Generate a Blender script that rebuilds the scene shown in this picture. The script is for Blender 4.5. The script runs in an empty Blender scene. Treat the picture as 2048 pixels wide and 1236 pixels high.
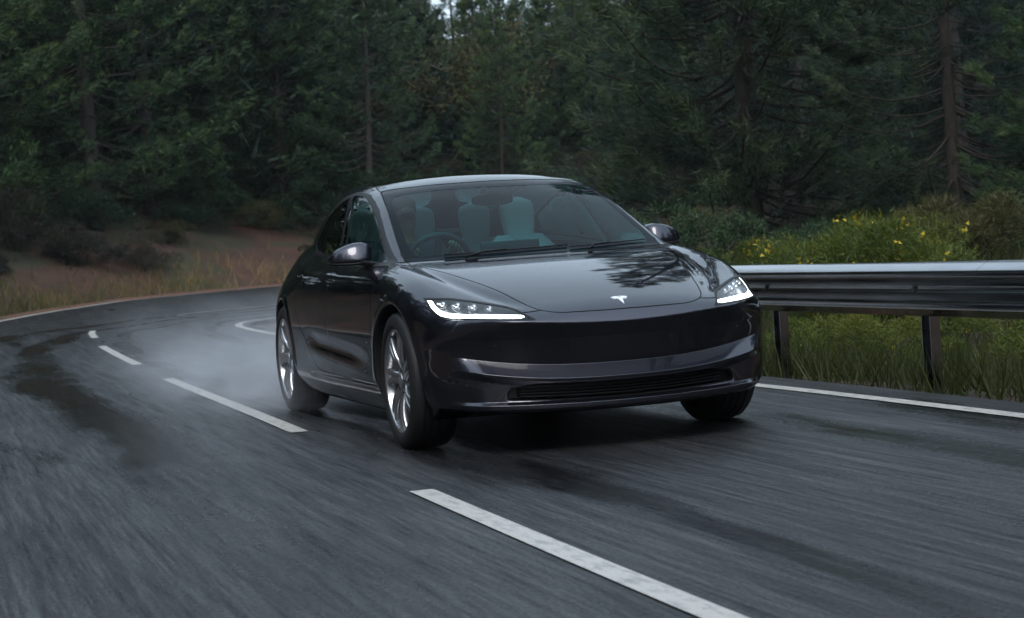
import bpy, bmesh, math, random
import numpy as np
from mathutils import Vector, Matrix
random.seed(7); RNG = np.random.default_rng(7)
SC = bpy.context.scene
COL = SC.collection
# ---------------------------------------------------------------- camera
CAM_POS = np.array([-3.126, -9.093, .974]); YAW, PITCH, ROLL = .30366, -.03493, -.06598
cd = bpy.data.cameras.new('camera'); cam = bpy.data.objects.new('camera', cd); COL.objects.link(cam)
_r = np.array([math.cos(YAW), -math.sin(YAW), 0]); _f = np.array([math.sin(YAW)*math.cos(PITCH), math.cos(YAW)*math.cos(PITCH), math.sin(PITCH)]); _u = np.cross(_r, _f)
_r2 = _r*math.cos(ROLL) + _u*math.sin(ROLL); _u2 = -_r*math.sin(ROLL) + _u*math.cos(ROLL)
M4 = Matrix([[_r2[0], _u2[0], -_f[0], CAM_POS[0]], [_r2[1], _u2[1], -_f[1], CAM_POS[1]], [_r2[2], _u2[2], -_f[2], CAM_POS[2]], [0, 0, 0, 1]])
cam.matrix_world = M4
cd.sensor_width = 36; cd.sensor_fit = 'HORIZONTAL'; cd.lens = 36*3848.2/2048
cd.clip_start = .1; cd.clip_end = 2000
cd.dof.use_dof = True; cd.dof.focus_distance = 9.6; cd.dof.aperture_fstop = 5.6
SC.camera = cam
# ---------------------------------------------------------------- light: heavy overcast
SUN_EL, SUN_ROT = math.radians(48), math.radians(200)
w = bpy.data.worlds.new('World'); SC.world = w; w.use_nodes = True
nt = w.node_tree; nt.nodes.clear()
sky = nt.nodes.new('ShaderNodeTexSky'); sky.sky_type = 'NISHITA'; sky.sun_disc = False
sky.sun_elevation = SUN_EL; sky.sun_rotation = SUN_ROT; sky.dust_density = 4; sky.air_density = 1.2; sky.ozone_density = 2
hs = nt.nodes.new('ShaderNodeHueSaturation'); hs.inputs['Saturation'].default_value = .38
bg = nt.nodes.new("ShaderNodeBackground"); bg.inputs["Strength"].default_value = .15
mxw = nt.nodes.new("ShaderNodeMix"); mxw.data_type = "RGBA"; mxw.inputs[0].default_value = .65; mxw.inputs[7].default_value = (5.5, 7.1, 8.7, 1)   # cloud deck
wo = nt.nodes.new('ShaderNodeOutputWorld')
nt.links.new(sky.outputs[0], hs.inputs['Color']); nt.links.new(hs.outputs[0], mxw.inputs[6]); nt.links.new(mxw.outputs[2], bg.inputs[0]); nt.links.new(bg.outputs[0], wo.inputs[0])
sl = bpy.data.lights.new('sun', 'SUN'); sl.energy = 1.0; sl.angle = math.radians(25); sl.color = (1, .98, .95)
sun = bpy.data.objects.new('sun', sl); COL.objects.link(sun)
sun.rotation_euler = (math.pi/2 - SUN_EL, 0, math.pi - SUN_ROT)
SC.view_settings.view_transform = 'Standard'; SC.view_settings.look = 'None'; SC.view_settings.gamma = 1; SC.view_settings.use_curve_mapping = False
SC.view_settings.exposure = .36
SC.cycles.use_denoising = True
SC.cycles.max_bounces = 8; SC.cycles.transparent_max_bounces = 16; SC.cycles.glossy_bounces = 4; SC.cycles.diffuse_bounces = 3; SC.cycles.volume_bounces = 1
SC.cycles.volume_step_rate = 2.0
SC.cycles.sample_clamp_indirect = 6
# ---------------------------------------------------------------- helpers
def tag(o, label=None, cat=None, group=None, kind=None):
    if label: o['label'] = label
    if cat: o['category'] = cat
    if group: o['group'] = group
    if kind: o['kind'] = kind
    return o
def link(o, parent=None):
    COL.objects.link(o)
    if parent is not None: o.parent = parent
    return o
def empty(name, loc=(0, 0, 0), rz=0):
    o = bpy.data.objects.new(name, None); o.location = loc; o.rotation_euler = (0, 0, rz); o.empty_display_size = .2
    return link(o)
def np_mesh(name, V, F, mat=None, N=None, smooth=True, k=None):
    """fast mesh from arrays; F is (n,3) or (n,4)"""
    V = np.ascontiguousarray(V, np.float32); F = np.ascontiguousarray(F, np.int32)
    me = bpy.data.meshes.new(name); k = F.shape[1]
    me.vertices.add(len(V)); me.vertices.foreach_set('co', V.ravel())
    me.loops.add(F.size); me.loops.foreach_set('vertex_index', F.ravel())
    me.polygons.add(len(F)); me.polygons.foreach_set('loop_start', np.arange(len(F), dtype=np.int32)*k)
    me.update(calc_edges=True); me.validate()
    me.polygons.foreach_set('use_smooth', np.full(len(me.polygons), smooth, bool))
    if N is not None and len(me.vertices) == len(N): me.normals_split_custom_set_from_vertices(N.astype(np.float32).tolist())
    if mat: me.materials.append(mat)
    return me
def obj(name, me, parent=None): return link(bpy.data.objects.new(name, me), parent)
class MB:
    """collects polygons for ONE mesh"""
    def __init__(s): s.v = []; s.f = []
    def add(s, v, f):
        o = len(s.v); s.v += [tuple(p) for p in v]; s.f += [tuple(i + o for i in q) for q in f]; return s
    def box(s, c, d, rot=None, taper=1):
        x, y, z = d[0]/2, d[1]/2, d[2]/2
        p = [Vector((a*x*(taper if e > 0 else 1), b*y*(taper if e > 0 else 1), e*z)) for e in (-1, 1) for a, b in ((-1, -1), (1, -1), (1, 1), (-1, 1))]
        if rot is not None: p = [rot @ q for q in p]
        p = [q + Vector(c) for q in p]
        return s.add(p, [(3, 2, 1, 0), (4, 5, 6, 7), (0, 1, 5, 4), (1, 2, 6, 5), (2, 3, 7, 6), (3, 0, 4, 7)])
    def tube(s, pts, rad, n=8, cap=True):
        pts = [Vector(p) for p in pts]; rad = rad if hasattr(rad, '__len__') else [rad]*len(pts)
        rings = []; o = len(s.v); up = None
        for i, p in enumerate(pts):
            t = (pts[min(i+1, len(pts)-1)] - pts[max(i-1, 0)]).normalized()
            if up is None: up = t.orthogonal().normalized()
            a = (up - t*up.dot(t)).normalized(); b = t.cross(a); up = a
            for k in range(n):
                th = 2*math.pi*k/n; s.v.append(tuple(p + (a*math.cos(th) + b*math.sin(th))*rad[i]))
        for i in range(len(pts)-1):
            for k in range(n):
                q = (k+1) % n; s.f.append((o+i*n+k, o+i*n+q, o+(i+1)*n+q, o+(i+1)*n+k))
        if cap:
            s.f.append(tuple(o+k for k in range(n))[::-1]); s.f.append(tuple(o+(len(pts)-1)*n+k for k in range(n)))
        return s
    def lathe(s, prof, n=48, axis='x', c=(0, 0, 0)):
        """prof: (a, r) along axis"""
        o = len(s.v); m = len(prof)
        for k in range(n):
            th = 2*math.pi*k/n
            for a, r in prof:
                if axis == 'x': s.v.append((c[0]+a, c[1]+r*math.cos(th), c[2]+r*math.sin(th)))
                elif axis == 'y': s.v.append((c[0]+r*math.cos(th), c[1]+r*math.sin(th), c[2]+a))
                else: s.v.append((c[0]+r*math.cos(th), c[1]+r*math.sin(th), c[2]+a))
        for k in range(n):
            q = (k+1) % n
            for i in range(m-1): s.f.append((o+k*m+i, o+k*m+i+1, o+q*m+i+1, o+q*m+i))
        return s
    def loft(s, rings, close=True, caps=True):
        o = len(s.v); n = len(rings[0])
        for r in rings: s.v += [tuple(p) for p in r]
        for i in range(len(rings)-1):
            for k in range(n if close else n-1):
                q = (k+1) % n; s.f.append((o+i*n+k, o+i*n+q, o+(i+1)*n+q, o+(i+1)*n+k))
        if caps: s.f.append(tuple(o+k for k in range(n))[::-1]); s.f.append(tuple(o+(len(rings)-1)*n+k for k in range(n)))
        return s
    def mesh(s, name, mat=None, smooth=False, bevel=0, angle=None):
        me = bpy.data.meshes.new(name); me.from_pydata(s.v, [], s.f)
        bm = bmesh.new(); bm.from_mesh(me); bmesh.ops.remove_doubles(bm, verts=bm.verts, dist=1e-5)
        if bevel:
            bmesh.ops.bevel(bm, geom=[e for e in bm.edges if len(e.link_faces) == 2 and e.calc_face_angle(0) > .5], offset=bevel, segments=2, affect='EDGES', profile=.6)
        bmesh.ops.recalc_face_normals(bm, faces=bm.faces); bm.to_mesh(me); bm.free()
        me.polygons.foreach_set('use_smooth', [smooth or bool(bevel)]*len(me.polygons))
        if (smooth or bevel) and angle is not None: me.set_sharp_from_angle(angle=angle)
        if mat: me.materials.append(mat)
        return me
    def build(s, name, mat=None, parent=None, **k): return obj(name, s.mesh(name, mat, **k), parent)
# ---------------------------------------------------------------- materials
def mat(name, color=(.5, .5, .5), rough=.5, metal=0, coat=0, coat_rough=.03, spec=.5, emit=None, emit_s=0, alpha=1):
    m = bpy.data.materials.new(name); m.use_nodes = True; b = m.node_tree.nodes['Principled BSDF']
    b.inputs['Base Color'].default_value = (*color, 1); b.inputs['Roughness'].default_value = rough; b.inputs['Metallic'].default_value = metal
    b.inputs['Coat Weight'].default_value = coat; b.inputs['Coat Roughness'].default_value = coat_rough; b.inputs['Specular IOR Level'].default_value = spec
    if emit: b.inputs['Emission Color'].default_value = (*emit, 1); b.inputs['Emission Strength'].default_value = emit_s
    return m
class NT:
    """short-hand to wire nodes of a material"""
    def __init__(s, m): s.t = m.node_tree; s.b = s.t.nodes.get('Principled BSDF')
    def n(s, typ, **kw):
        q = s.t.nodes.new('ShaderNode' + typ)
        for k, v in kw.items():
            if k.startswith('_'): setattr(q, k[1:], v)
            else: q.inputs[k.replace('__', ' ')].default_value = v
        return q
    def l(s, a, b): s.t.links.new(a, b)
    def noise(s, vec, scale, detail=4, rough=.55, dist=0):
        q = s.n('TexNoise', Scale=scale, Detail=detail, Roughness=rough, Distortion=dist); s.l(vec, q.inputs['Vector']); return q.outputs['Fac']
    def ramp(s, fac, stops):
        q = s.n('ValToRGB'); e = q.color_ramp.elements
        while len(e) < len(stops): e.new(.5)
        for el, (p, c) in zip(e, stops): el.position = p; el.color = (*c, 1) if len(c) == 3 else c
        s.l(fac, q.inputs[0]); return q.outputs[0]
    def mapr(s, v, a, b, c, d):
        q = s.n('MapRange'); q.inputs[1].default_value = a; q.inputs[2].default_value = b; q.inputs[3].default_value = c; q.inputs[4].default_value = d; s.l(v, q.inputs[0]); return q.outputs[0]
    def mix(s, fac, a, b, mode='MIX'):
        q = s.n('Mix', _data_type='RGBA', _blend_type=mode)
        for v, k in ((fac, 0), (a, 6), (b, 7)):
            if hasattr(v, 'is_linked'): s.l(v, q.inputs[k])
            else: q.inputs[k].default_value = v if k == 0 else (*v, 1)
        return q.outputs[2]
    def math(s, op, a, b=0):
        q = s.n('Math', _operation=op)
        for v, k in ((a, 0), (b, 1)):
            if hasattr(v, 'is_linked'): s.l(v, q.inputs[k])
            else: q.inputs[k].default_value = v
        return q.outputs[0]
    def bump(s, h, strength=.3, dist=.01):
        q = s.n('Bump', Strength=strength, Distance=dist); s.l(h, q.inputs['Height']); s.l(q.outputs[0], s.b.inputs['Normal']); return q
    def obj(s, scale=(1, 1, 1), rot=(0, 0, 0)):
        tc = s.n('TexCoord'); mp = s.n('Mapping'); mp.inputs['Scale'].default_value = scale; mp.inputs['Rotation'].default_value = rot; s.l(tc.outputs['Object'], mp.inputs[0]); return mp.outputs[0]
# ---------------------------------------------------------------- car body as a smooth implicit surface
def crv(x, pts):
    """monotone cubic (PCHIP) through pts"""
    p = np.array(pts, float); X, Y = p[:, 0], p[:, 1]
    h = np.diff(X); d = np.diff(Y) / h
    m = np.zeros(len(X)); m[0] = d[0]; m[-1] = d[-1]
    for i in range(1, len(X) - 1):
        if d[i-1] * d[i] > 0:
            w1 = 2*h[i] + h[i-1]; w2 = h[i] + 2*h[i-1]
            m[i] = (w1 + w2) / (w1/d[i-1] + w2/d[i])
    x = np.asarray(x, float); xc = np.clip(x, X[0], X[-1])
    i = np.clip(np.searchsorted(X, xc) - 1, 0, len(X) - 2)
    t = (xc - X[i]) / h[i]; t2 = t*t; t3 = t2*t
    y = (2*t3 - 3*t2 + 1)*Y[i] + (t3 - 2*t2 + t)*h[i]*m[i] + (-2*t3 + 3*t2)*Y[i+1] + (t3 - t2)*h[i]*m[i+1]
    return y + np.where(x < X[0], (x - X[0])*m[0], 0) + np.where(x > X[-1], (x - X[-1])*m[-1], 0)
def smax(a, b, k):
    h = np.maximum(k - np.abs(a - b), 0) / k
    return np.maximum(a, b) + h*h*k*0.25
def smin(a, b, k): return -smax(-a, -b, k)
def sst(x, a, b):
    t = np.clip((x - a) / (b - a), 0, 1); return t*t*(3 - 2*t)
def bell(x, c, w): return np.exp(-((x - c) / w)**2)

ZC = [(-1.0,.47),(-.915,.570),(-.895,.600),(-.875,.626),(-.85,.648),(-.80,.674),(-.70,.710),(-.5,.768),(-.25,.824),(0,.868),(.2,.893),(.4,.910),(.6,.918),(1.0,.925),(1.8,.952),(2.3,.985),(2.9,1.02),(3.3,1.04),(3.6,1.035),(3.8,1.0),(4.0,.94)]
KD = [(-.9,.13),(-.6,.11),(-.35,.085),(0,.055),(.3,.035),(.6,.03),(1,.02),(4,.02)]
WY = [(-1.0,.64),(-.8,.74),(-.62,.812),(-.45,.853),(-.3,.876),(0,.900),(.4,.905),(1.0,.908),(1.8,.912),(2.4,.910),(2.875,.897),(3.3,.845),(3.6,.775),(3.9,.69)]
SZ = [(.12,.085),(.20,.045),(.27,.020),(.33,.008),(.45,.004),(.55,0),(.66,.004),(.75,.015),(.82,.032),(.88,.055),(.95,.095),(1.1,.22)]
PF = [(.10,-.70),(.165,-.79),(.185,-.850),(.203,-.866),(.222,-.868),(.236,-.840),(.300,-.838),(.322,-.862),(.334,-.866),(.394,-.800),(.52,-.856),(.578,-.902),(.70,-.99)]
ZR = [(.0,.755),(.2,.862),(.33,.927),(.5,1.010),(.7,1.104),(.9,1.193),(1.05,1.255),(1.2,1.309),(1.35,1.346),(1.55,1.372),(1.8,1.384),(2.05,1.374),(2.35,1.335),(2.7,1.252),(3.1,1.135),(3.5,1.01),(4,.85)]
YW_C, ZW_C, RW = (0.0, 2.875), .335, .334
def hood_x(y): return crv(y, [(-.86,.30),(-.80,.385),(-.70,.46),(-.5,.545),(-.2,.625),(.1,.675),(.4,.70),(.6,.70)])
def level(ax, z):
    return z - (.072*np.clip(ax/.77, 0, 1.2)**2.6*sst(z, .24, .36)*(1 - sst(z, .46, .58)) + .02*np.clip(ax/.8, 0, 1.2)**2*(1 - sst(z, .24, .36)))
def f_lower(ax, y, z):
    top = z - (crv(y, ZC) - crv(y, KD)*ax*ax
               - .010*bell(ax, hood_x(y) + .015, .045)*sst(y, -.82, -.55)*(1 - sst(y, .35, .6))
               + .012*bell(ax, .77, .10)*sst(y, -.45, -.1)*(1 - sst(y, .5, 1.0)))
    top = top * .95
    r1 = np.hypot(y - YW_C[0], z - ZW_C); r2 = np.hypot(y - YW_C[1], z - ZW_C)
    W = crv(y, WY) - crv(z, SZ)
    W = W + .010*(bell(r1, .392, .03) + bell(r2, .392, .03))*sst(z, .25, .4)
    W = W - .065*sst(z, .66, .98)*sst(y, 2.2, 3.3) - .016*sst(z, .50, .60)*(1 - sst(z, .66, .74))*(1 - sst(y, -.5, -.3))
    zs = .445 + .045*(y - 1.1)
    W = W - .011*bell(z, zs, .04)*sst(y, .42, .95)*(1 - sst(y, 1.75, 2.15))
    W = W + .005*bell(z, zs - .075, .04)*sst(y, .42, .9)*(1 - sst(y, 1.75, 2.2))
    W = W - .006*bell(z, .278, .012)*sst(y, .3, .5)*(1 - sst(y, 1.9, 2.1))
    side = ax - W
    zz = level(ax, z)
    pf = np.interp(zz, [q[0] for q in PF], [q[1] for q in PF])
    base = crv(zz, [(.12,-.73),(.165,-.79),(.19,-.845),(.30,-.842),(.42,-.842),(.57,-.897),(.7,-.98)])
    fade = 1 - sst(ax, .66, .80)
    pf = base + (pf - base)*np.where(zz > .28, fade, 1 - .75*sst(ax, .6, .85))
    front = (pf + .25*ax*ax + .10*ax**4) - y
    body = smax(top, side, .09 + .05*sst(y, -.1, -.5) )
    nose_k = .010 + .10*sst(ax, .55, .80)*sst(z, .5, .6)
    body = smax(body, front, np.maximum(nose_k, .16*sst(ax, .52, .74)))
    rear = y - (crv(z, [(.1,3.70),(.3,3.80),(.6,3.86),(.8,3.85),(1.0,3.84),(1.06,3.82)]) - .22*ax*ax)
    body = smax(body, rear, .12)
    bot = crv(y, [(-1,.185),(-.7,.176),(-.45,.170),(-.3,.152),(2.8,.150),(3.4,.2),(3.9,.28)]) - z + .03*np.clip(ax/.7, 0, 1.1)**3*(1 - sst(y, -.5, -.3))
    body = smax(body, bot, .03)
    return body
def f_cabin(ax, y, z):
    yp = y - .26*ax*ax
    top = (z - (crv(yp, ZR) - .10*ax*ax*sst(y, .9, 1.5)))*.90
    W = crv(y, [(.2,.785),(.5,.787),(.8,.795),(1.2,.818),(1.6,.832),(1.9,.832),(2.2,.815),(2.5,.770),(3.0,.69),(3.5,.6)]) - .42*(z - .90) - .10*np.maximum(z - 1.15, 0)**1.5
    side = (ax - W)*.92
    return np.maximum(np.maximum(smax(top, side, .075), .86 - z), np.maximum(.05 - y, y - 3.65))
def f_body(x, y, z):
    ax = np.abs(x)
    lo = f_lower(ax, y, z); cb = f_cabin(ax, y, z)
    d = smin(lo, cb, .022)
    for yw in YW_C:                                   # wheel arches
        r = np.hypot(y - yw, z - ZW_C)
        cut = np.maximum(.372 - r, ax - 9)
        inner = .58 - ax
        d = smax(d, -np.maximum(r - .372, inner), .008)
    # lower intake recess
    zi = z - .02*np.clip(ax/.6, 0, 1.2)**2
    hi = .306 - .02*sst(ax, .40, .58)
    box = np.maximum(np.maximum(ax - .555 + .45*np.maximum(z - .275, 0), zi - hi), .238 - zi)
    d = smax(d, -np.maximum(box, y - (-.74 + .2*ax*ax)), .012)
    return d
def grad(x, y, z, e=1.5e-3):
    g = np.stack([f_body(x+e, y, z) - f_body(x-e, y, z), f_body(x, y+e, z) - f_body(x, y-e, z), f_body(x, y, z+e) - f_body(x, y, z-e)], -1)/(2*e)
    return g
def project(P, it=4):
    for _ in range(it):
        f = f_body(*P.T); g = grad(*P.T)
        P = P - np.clip(f/np.maximum((g*g).sum(-1), .2), -.01, .01)[:, None]*g
    return P
def normals(P, e=2e-3):
    g = grad(*P.T, e); return g/np.maximum(np.linalg.norm(g, axis=1, keepdims=True), 1e-9)
def surface_nets(h=.0105, hz=None):
    hz = hz or h; xs = (np.arange(int(1.0/h)) - .5)*h; ys = np.arange(-.96, 3.92, h); zs = np.arange(.11, 1.42, hz)
    F = np.empty((len(xs), len(ys), len(zs)), np.float32)
    Yg, Zg = np.meshgrid(ys, zs, indexing='ij')
    for i, x in enumerate(xs): F[i] = f_body(np.full_like(Yg, x), Yg, Zg)
    S = F < 0
    nx, ny, nz = F.shape
    cnt = np.zeros((nx-1, ny-1, nz-1), np.int8)
    for a in (0, 1):
        for b in (0, 1):
            for c in (0, 1): cnt += S[a:nx-1+a, b:ny-1+b, c:nz-1+c]
    act = (cnt > 0) & (cnt < 8)
    idx = -np.ones(act.shape, np.int64); ijk = np.argwhere(act); idx[act] = np.arange(len(ijk))
    acc = np.zeros((len(ijk), 3)); n = np.zeros(len(ijk))
    I, J, K = ijk.T
    cor = [(a, b, c) for a in (0, 1) for b in (0, 1) for c in (0, 1)]
    for p in cor:
        for ax_ in range(3):
            if p[ax_]: continue
            q = list(p); q[ax_] = 1
            f0 = F[I+p[0], J+p[1], K+p[2]]; f1 = F[I+q[0], J+q[1], K+q[2]]
            m = (f0 < 0) != (f1 < 0)
            t = np.where(m, f0/np.where(m, f0 - f1, 1), 0)
            pt = np.tile(np.array(p, float), (len(I), 1)); pt[:, ax_] = t
            acc += np.where(m[:, None], pt, 0); n += m
    V = (acc/n[:, None] + ijk)*np.array([h, h, hz]) + np.array([xs[0], ys[0], zs[0]])
    Q = []
    def quads(m, o1, o2, flip):
        i, j, k = np.nonzero(m); return i, j, k
    # edges along x
    m = S[:-1, 1:-1, 1:-1] != S[1:, 1:-1, 1:-1]
    i, j, k = np.nonzero(m); j = j+1; k = k+1; s = S[i, j, k]
    q = np.stack([idx[i, j-1, k-1], idx[i, j, k-1], idx[i, j, k], idx[i, j-1, k]], 1); q[~s] = q[~s][:, ::-1]; Q.append(q)
    m = S[1:-1, :-1, 1:-1] != S[1:-1, 1:, 1:-1]
    i, j, k = np.nonzero(m); i = i+1; k = k+1; s = S[i, j, k]
    q = np.stack([idx[i-1, j, k-1], idx[i-1, j, k], idx[i, j, k], idx[i, j, k-1]], 1); q[~s] = q[~s][:, ::-1]; Q.append(q)
    m = S[1:-1, 1:-1, :-1] != S[1:-1, 1:-1, 1:]
    i, j, k = np.nonzero(m); i = i+1; j = j+1; s = S[i, j, k]
    q = np.stack([idx[i-1, j-1, k], idx[i, j-1, k], idx[i, j, k], idx[i-1, j, k]], 1); q[~s] = q[~s][:, ::-1]; Q.append(q)
    Q = np.concatenate(Q); Q = Q[(Q >= 0).all(1)]
    V = project(V); V[np.abs(ijk[:, 0] + .0) < .5, 0] = 0.0
    T = np.concatenate([Q[:, [0, 1, 2]], Q[:, [0, 2, 3]]])
    return V, T
# ---------------------------------------------------------------- car materials
def make_paint():
    m = mat('grey_metallic_paint', (.03, .03, .04), .40, 1.0, 1, .02); t = NT(m)
    v = t.obj()
    n1 = t.noise(v, 900, 1); fl = t.mapr(n1, .40, .75, .034, .085)
    c = t.n('CombineColor'); t.l(fl, c.inputs[0]); t.l(fl, c.inputs[1]); t.l(t.math('MULTIPLY', fl, 1.32), c.inputs[2]); t.l(c.outputs[0], t.b.inputs['Base Color'])
    # rain drops: small raised beads where the cell noise allows them
    vo = t.n('TexVoronoi', Scale=70, Randomness=1); t.l(v, vo.inputs['Vector'])
    drop = t.mapr(vo.outputs['Distance'], .08, .27, 1, 0)
    pick = t.math('GREATER_THAN', t.noise(v, 60, 1), .6)
    hgt = t.math('MULTIPLY', drop, pick)
    bp = t.n('Bump', Strength=.35, Distance=.0014); t.l(hgt, bp.inputs['Height'])
    t.l(bp.outputs[0], t.b.inputs['Coat Normal']) 
    t.b.inputs['Coat IOR'].default_value = 1.58; t.b.inputs['Specular Tint'].default_value = (.2, .205, .22, 1)
    film = t.noise(v, 6, 4); t.l(t.mapr(film, .3, .7, .008, .04), t.b.inputs['Coat Roughness'])
    return m
PAINT = make_paint()
def glass_mat(name, tint, refl_rough=.01, ior=1.5, drops=.25):
    m = bpy.data.materials.new(name); m.use_nodes = True; t = NT(m); t.t.nodes.clear()
    tr = t.n('BsdfTransparent', Color=(*tint, 1)); gl = t.n('BsdfGlossy', Roughness=refl_rough); fr = t.n('Fresnel', IOR=ior); mx = t.n('MixShader'); o = t.n('OutputMaterial')
    v = t.obj(); vo = t.n('TexVoronoi', Scale=110); t.l(v, vo.inputs['Vector'])
    drop = t.mapr(vo.outputs['Distance'], .12, .32, 1, 0); pick = t.math('GREATER_THAN', t.noise(v, 55, 1), .62)
    bp = t.n('Bump', Strength=drops, Distance=.001); t.l(t.math('MULTIPLY', drop, pick), bp.inputs['Height']); t.l(bp.outputs[0], gl.inputs['Normal'])
    t.l(fr.outputs[0], mx.inputs[0]); t.l(tr.outputs[0], mx.inputs[1]); t.l(gl.outputs[0], mx.inputs[2]); t.l(mx.outputs[0], o.inputs[0])
    return m
GLASS_WS = glass_mat('windscreen_glass', (.27, .68, .70), .01, 1.18); GLASS_SIDE = glass_mat('side_window_glass', (.42, .66, .60), .01, 1.3); GLASS_REAR = glass_mat('tinted_rear_window_glass', (.10, .13, .14), .01, 1.3)
GLASS_ROOF = glass_mat('tinted_roof_glass', (.32, .37, .38), .02, 1.75, .03)
GLASS_LENS = glass_mat('headlamp_lens', (.93, .96, .97), .02)
BLACK_GLASS = mat('black_glass', (.006, .007, .008), .03, 0, 0, spec=.6)
FRIT = mat('black_glass_border', (.006, .009, .012), .08, spec=.03)
TRIM = mat('black_plastic_trim', (.009, .009, .010), .5, spec=.25)
SEAM = mat('shut_line_black', (.004, .004, .004), .8)
LINER = mat('wheel_arch_felt', (.008, .008, .008), .9)
GRILLE = mat('grille_black', (.010, .010, .011), .45)
RUBBER = mat('tyre_rubber', (.014, .014, .015), .55)
ALLOY = mat('alloy_silver', (.42, .43, .45), .28, .9, .4, .08)
ALLOY_D = mat('alloy_dark', (.05, .05, .055), .35, .7)
DISC = mat('brake_disc_steel', (.25, .25, .26), .35, .9)
CHROME = mat('bright_emblem', (.92, .93, .95), .22, .35, .6)
LAMP_IN = mat('lamp_housing', (.30, .31, .33), .22, .8)
LAMP_REFL = mat('lamp_reflector', (.55, .56, .60), .12, .95)
DRL = mat('running_light', (.9, .9, .9), .4, emit=(.93, 1, .97), emit_s=4.0)
SEAT = mat('white_leather', (.72, .75, .74), .5)
TRIM_IN = mat('pale_cabin_trim', (.42, .44, .44), .7)
DASH = mat('dark_dashboard', (.02, .022, .024), .6)
SCREEN = mat('display_back', (.015, .03, .035), .25)
SKIN = mat('skin', (.24, .115, .07), .55); CLOTH = mat('dark_jacket', (.035, .042, .065), .85); HAIR = mat('dark_hair', (.01, .008, .007), .6)
TAIL = mat('tail_lamp_red', (.25, .01, .012), .15, coat=1)
# ---------------------------------------------------------------- cutting the shell into panels
def poly_sd(P, poly, chunk=40000):
    """signed distance of 2D points to a polygon (negative inside)"""
    A = np.array(poly, float); B = np.roll(A, -1, 0); E = B - A; out = np.empty(len(P))
    for s in range(0, len(P), chunk):
        Q = P[s:s+chunk]; d2 = np.full(len(Q), 1e18); ins = np.zeros(len(Q), bool)
        for a, b, e in zip(A, B, E):
            w_ = Q - a; tt = np.clip((w_@e)/max(e@e, 1e-12), 0, 1); q = w_ - tt[:, None]*e; d2 = np.minimum(d2, (q*q).sum(1))
            c = (a[1] > Q[:, 1]) != (b[1] > Q[:, 1])
            with np.errstate(divide='ignore', invalid='ignore'):
                ins ^= c & (Q[:, 0] < (b[0]-a[0])*(Q[:, 1]-a[1])/(b[1]-a[1] + 1e-30) + a[0])
        out[s:s+chunk] = np.sqrt(d2)*np.where(ins, -1, 1)
    return out
def smooth_poly(pts, it=2):
    p = np.array(pts, float)
    for _ in range(it):
        q = np.roll(p, -1, 0); p = np.stack([.75*p + .25*q, .25*p + .75*q], 1).reshape(-1, 2)
    return p
class Shell:
    def __init__(s, V): s.V = V
def cut(V, T, phi_fn, proj=True):
    """split triangles by phi (negative = inside); returns V, Tin, Tout"""
    used = np.unique(T); ph = np.full(len(V), 9.0); ph[used] = phi_fn(V[used])
    ph = np.where(np.abs(ph) < 1e-5, 1e-5, ph)
    s = ph[T] < 0; k = s.sum(1)
    Tin = [T[k == 3]]; Tout = [T[k == 0]]; M = T[(k == 1) | (k == 2)]
    if len(M):
        sm = ph[M] < 0; one = np.where(sm.sum(1) == 1, sm.argmax(1), (~sm).argmax(1))
        a = M[np.arange(len(M)), one]; b = M[np.arange(len(M)), (one+1) % 3]; c = M[np.arange(len(M)), (one+2) % 3]
        key = np.concatenate([np.stack([a, b], 1), np.stack([a, c], 1)]); ks = np.sort(key, 1)
        u, inv = np.unique(ks, axis=0, return_inverse=True); inv = inv.ravel()
        t = ph[u[:, 0]]/(ph[u[:, 0]] - ph[u[:, 1]]); NV = V[u[:, 0]] + (V[u[:, 1]] - V[u[:, 0]])*t[:, None]
        mid = np.abs(NV[:, 0]) < 1e-6
        if proj: NV = project(NV, 2); NV[mid, 0] = 0
        e1 = inv[:len(M)] + len(V); e2 = inv[len(M):] + len(V); V = np.concatenate([V, NV])
        tip = np.stack([a, e1, e2], 1); q1 = np.stack([e1, b, c], 1); q2 = np.stack([e1, c, e2], 1)
        tin = (sm.sum(1) == 1)
        Tin += [tip[tin], q1[~tin], q2[~tin]]; Tout += [tip[~tin], q1[tin], q2[tin]]
    return V, np.concatenate(Tin), np.concatenate(Tout)
CAR = empty('car', (0, 0, 0))
tag(CAR, 'dark grey metallic electric saloon with lit headlights driving on the wet road', 'car')
def part_mesh(name, V, T, material, off=0, flip=False, both=True, sides=False, norm=None):
    """half-mesh (x>=0) to objects: one mirrored mesh, or one object a side"""
    if len(T) == 0: return []
    u, inv = np.unique(T, return_inverse=True); P = V[u]; F = inv.reshape(-1, 3)
    N = normals(P, .0012) if norm is None else norm
    mid = np.abs(P[:, 0]) < 1e-6; N[mid, 0] = 0
    N /= np.linalg.norm(N, axis=1, keepdims=True)
    P = P + N*off
    if flip: F = F[:, ::-1]; N = -N
    P2 = P*[-1, 1, 1]; N2 = N*[-1, 1, 1]; F2 = F[:, ::-1]
    if sides:
        return [obj(name, np_mesh(name, P, F, material, N), CAR), obj(name, np_mesh(name, P2, F2, material, N2), CAR)]
    m2 = np.full(len(P), -1); m2[mid] = np.nonzero(mid)[0]; m2[~mid] = len(P) + np.arange((~mid).sum())
    return [obj(name, np_mesh(name, np.concatenate([P, P2[~mid]]), np.concatenate([F, m2[F2]]), material, np.concatenate([N, N2[~mid]])), CAR)]
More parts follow.
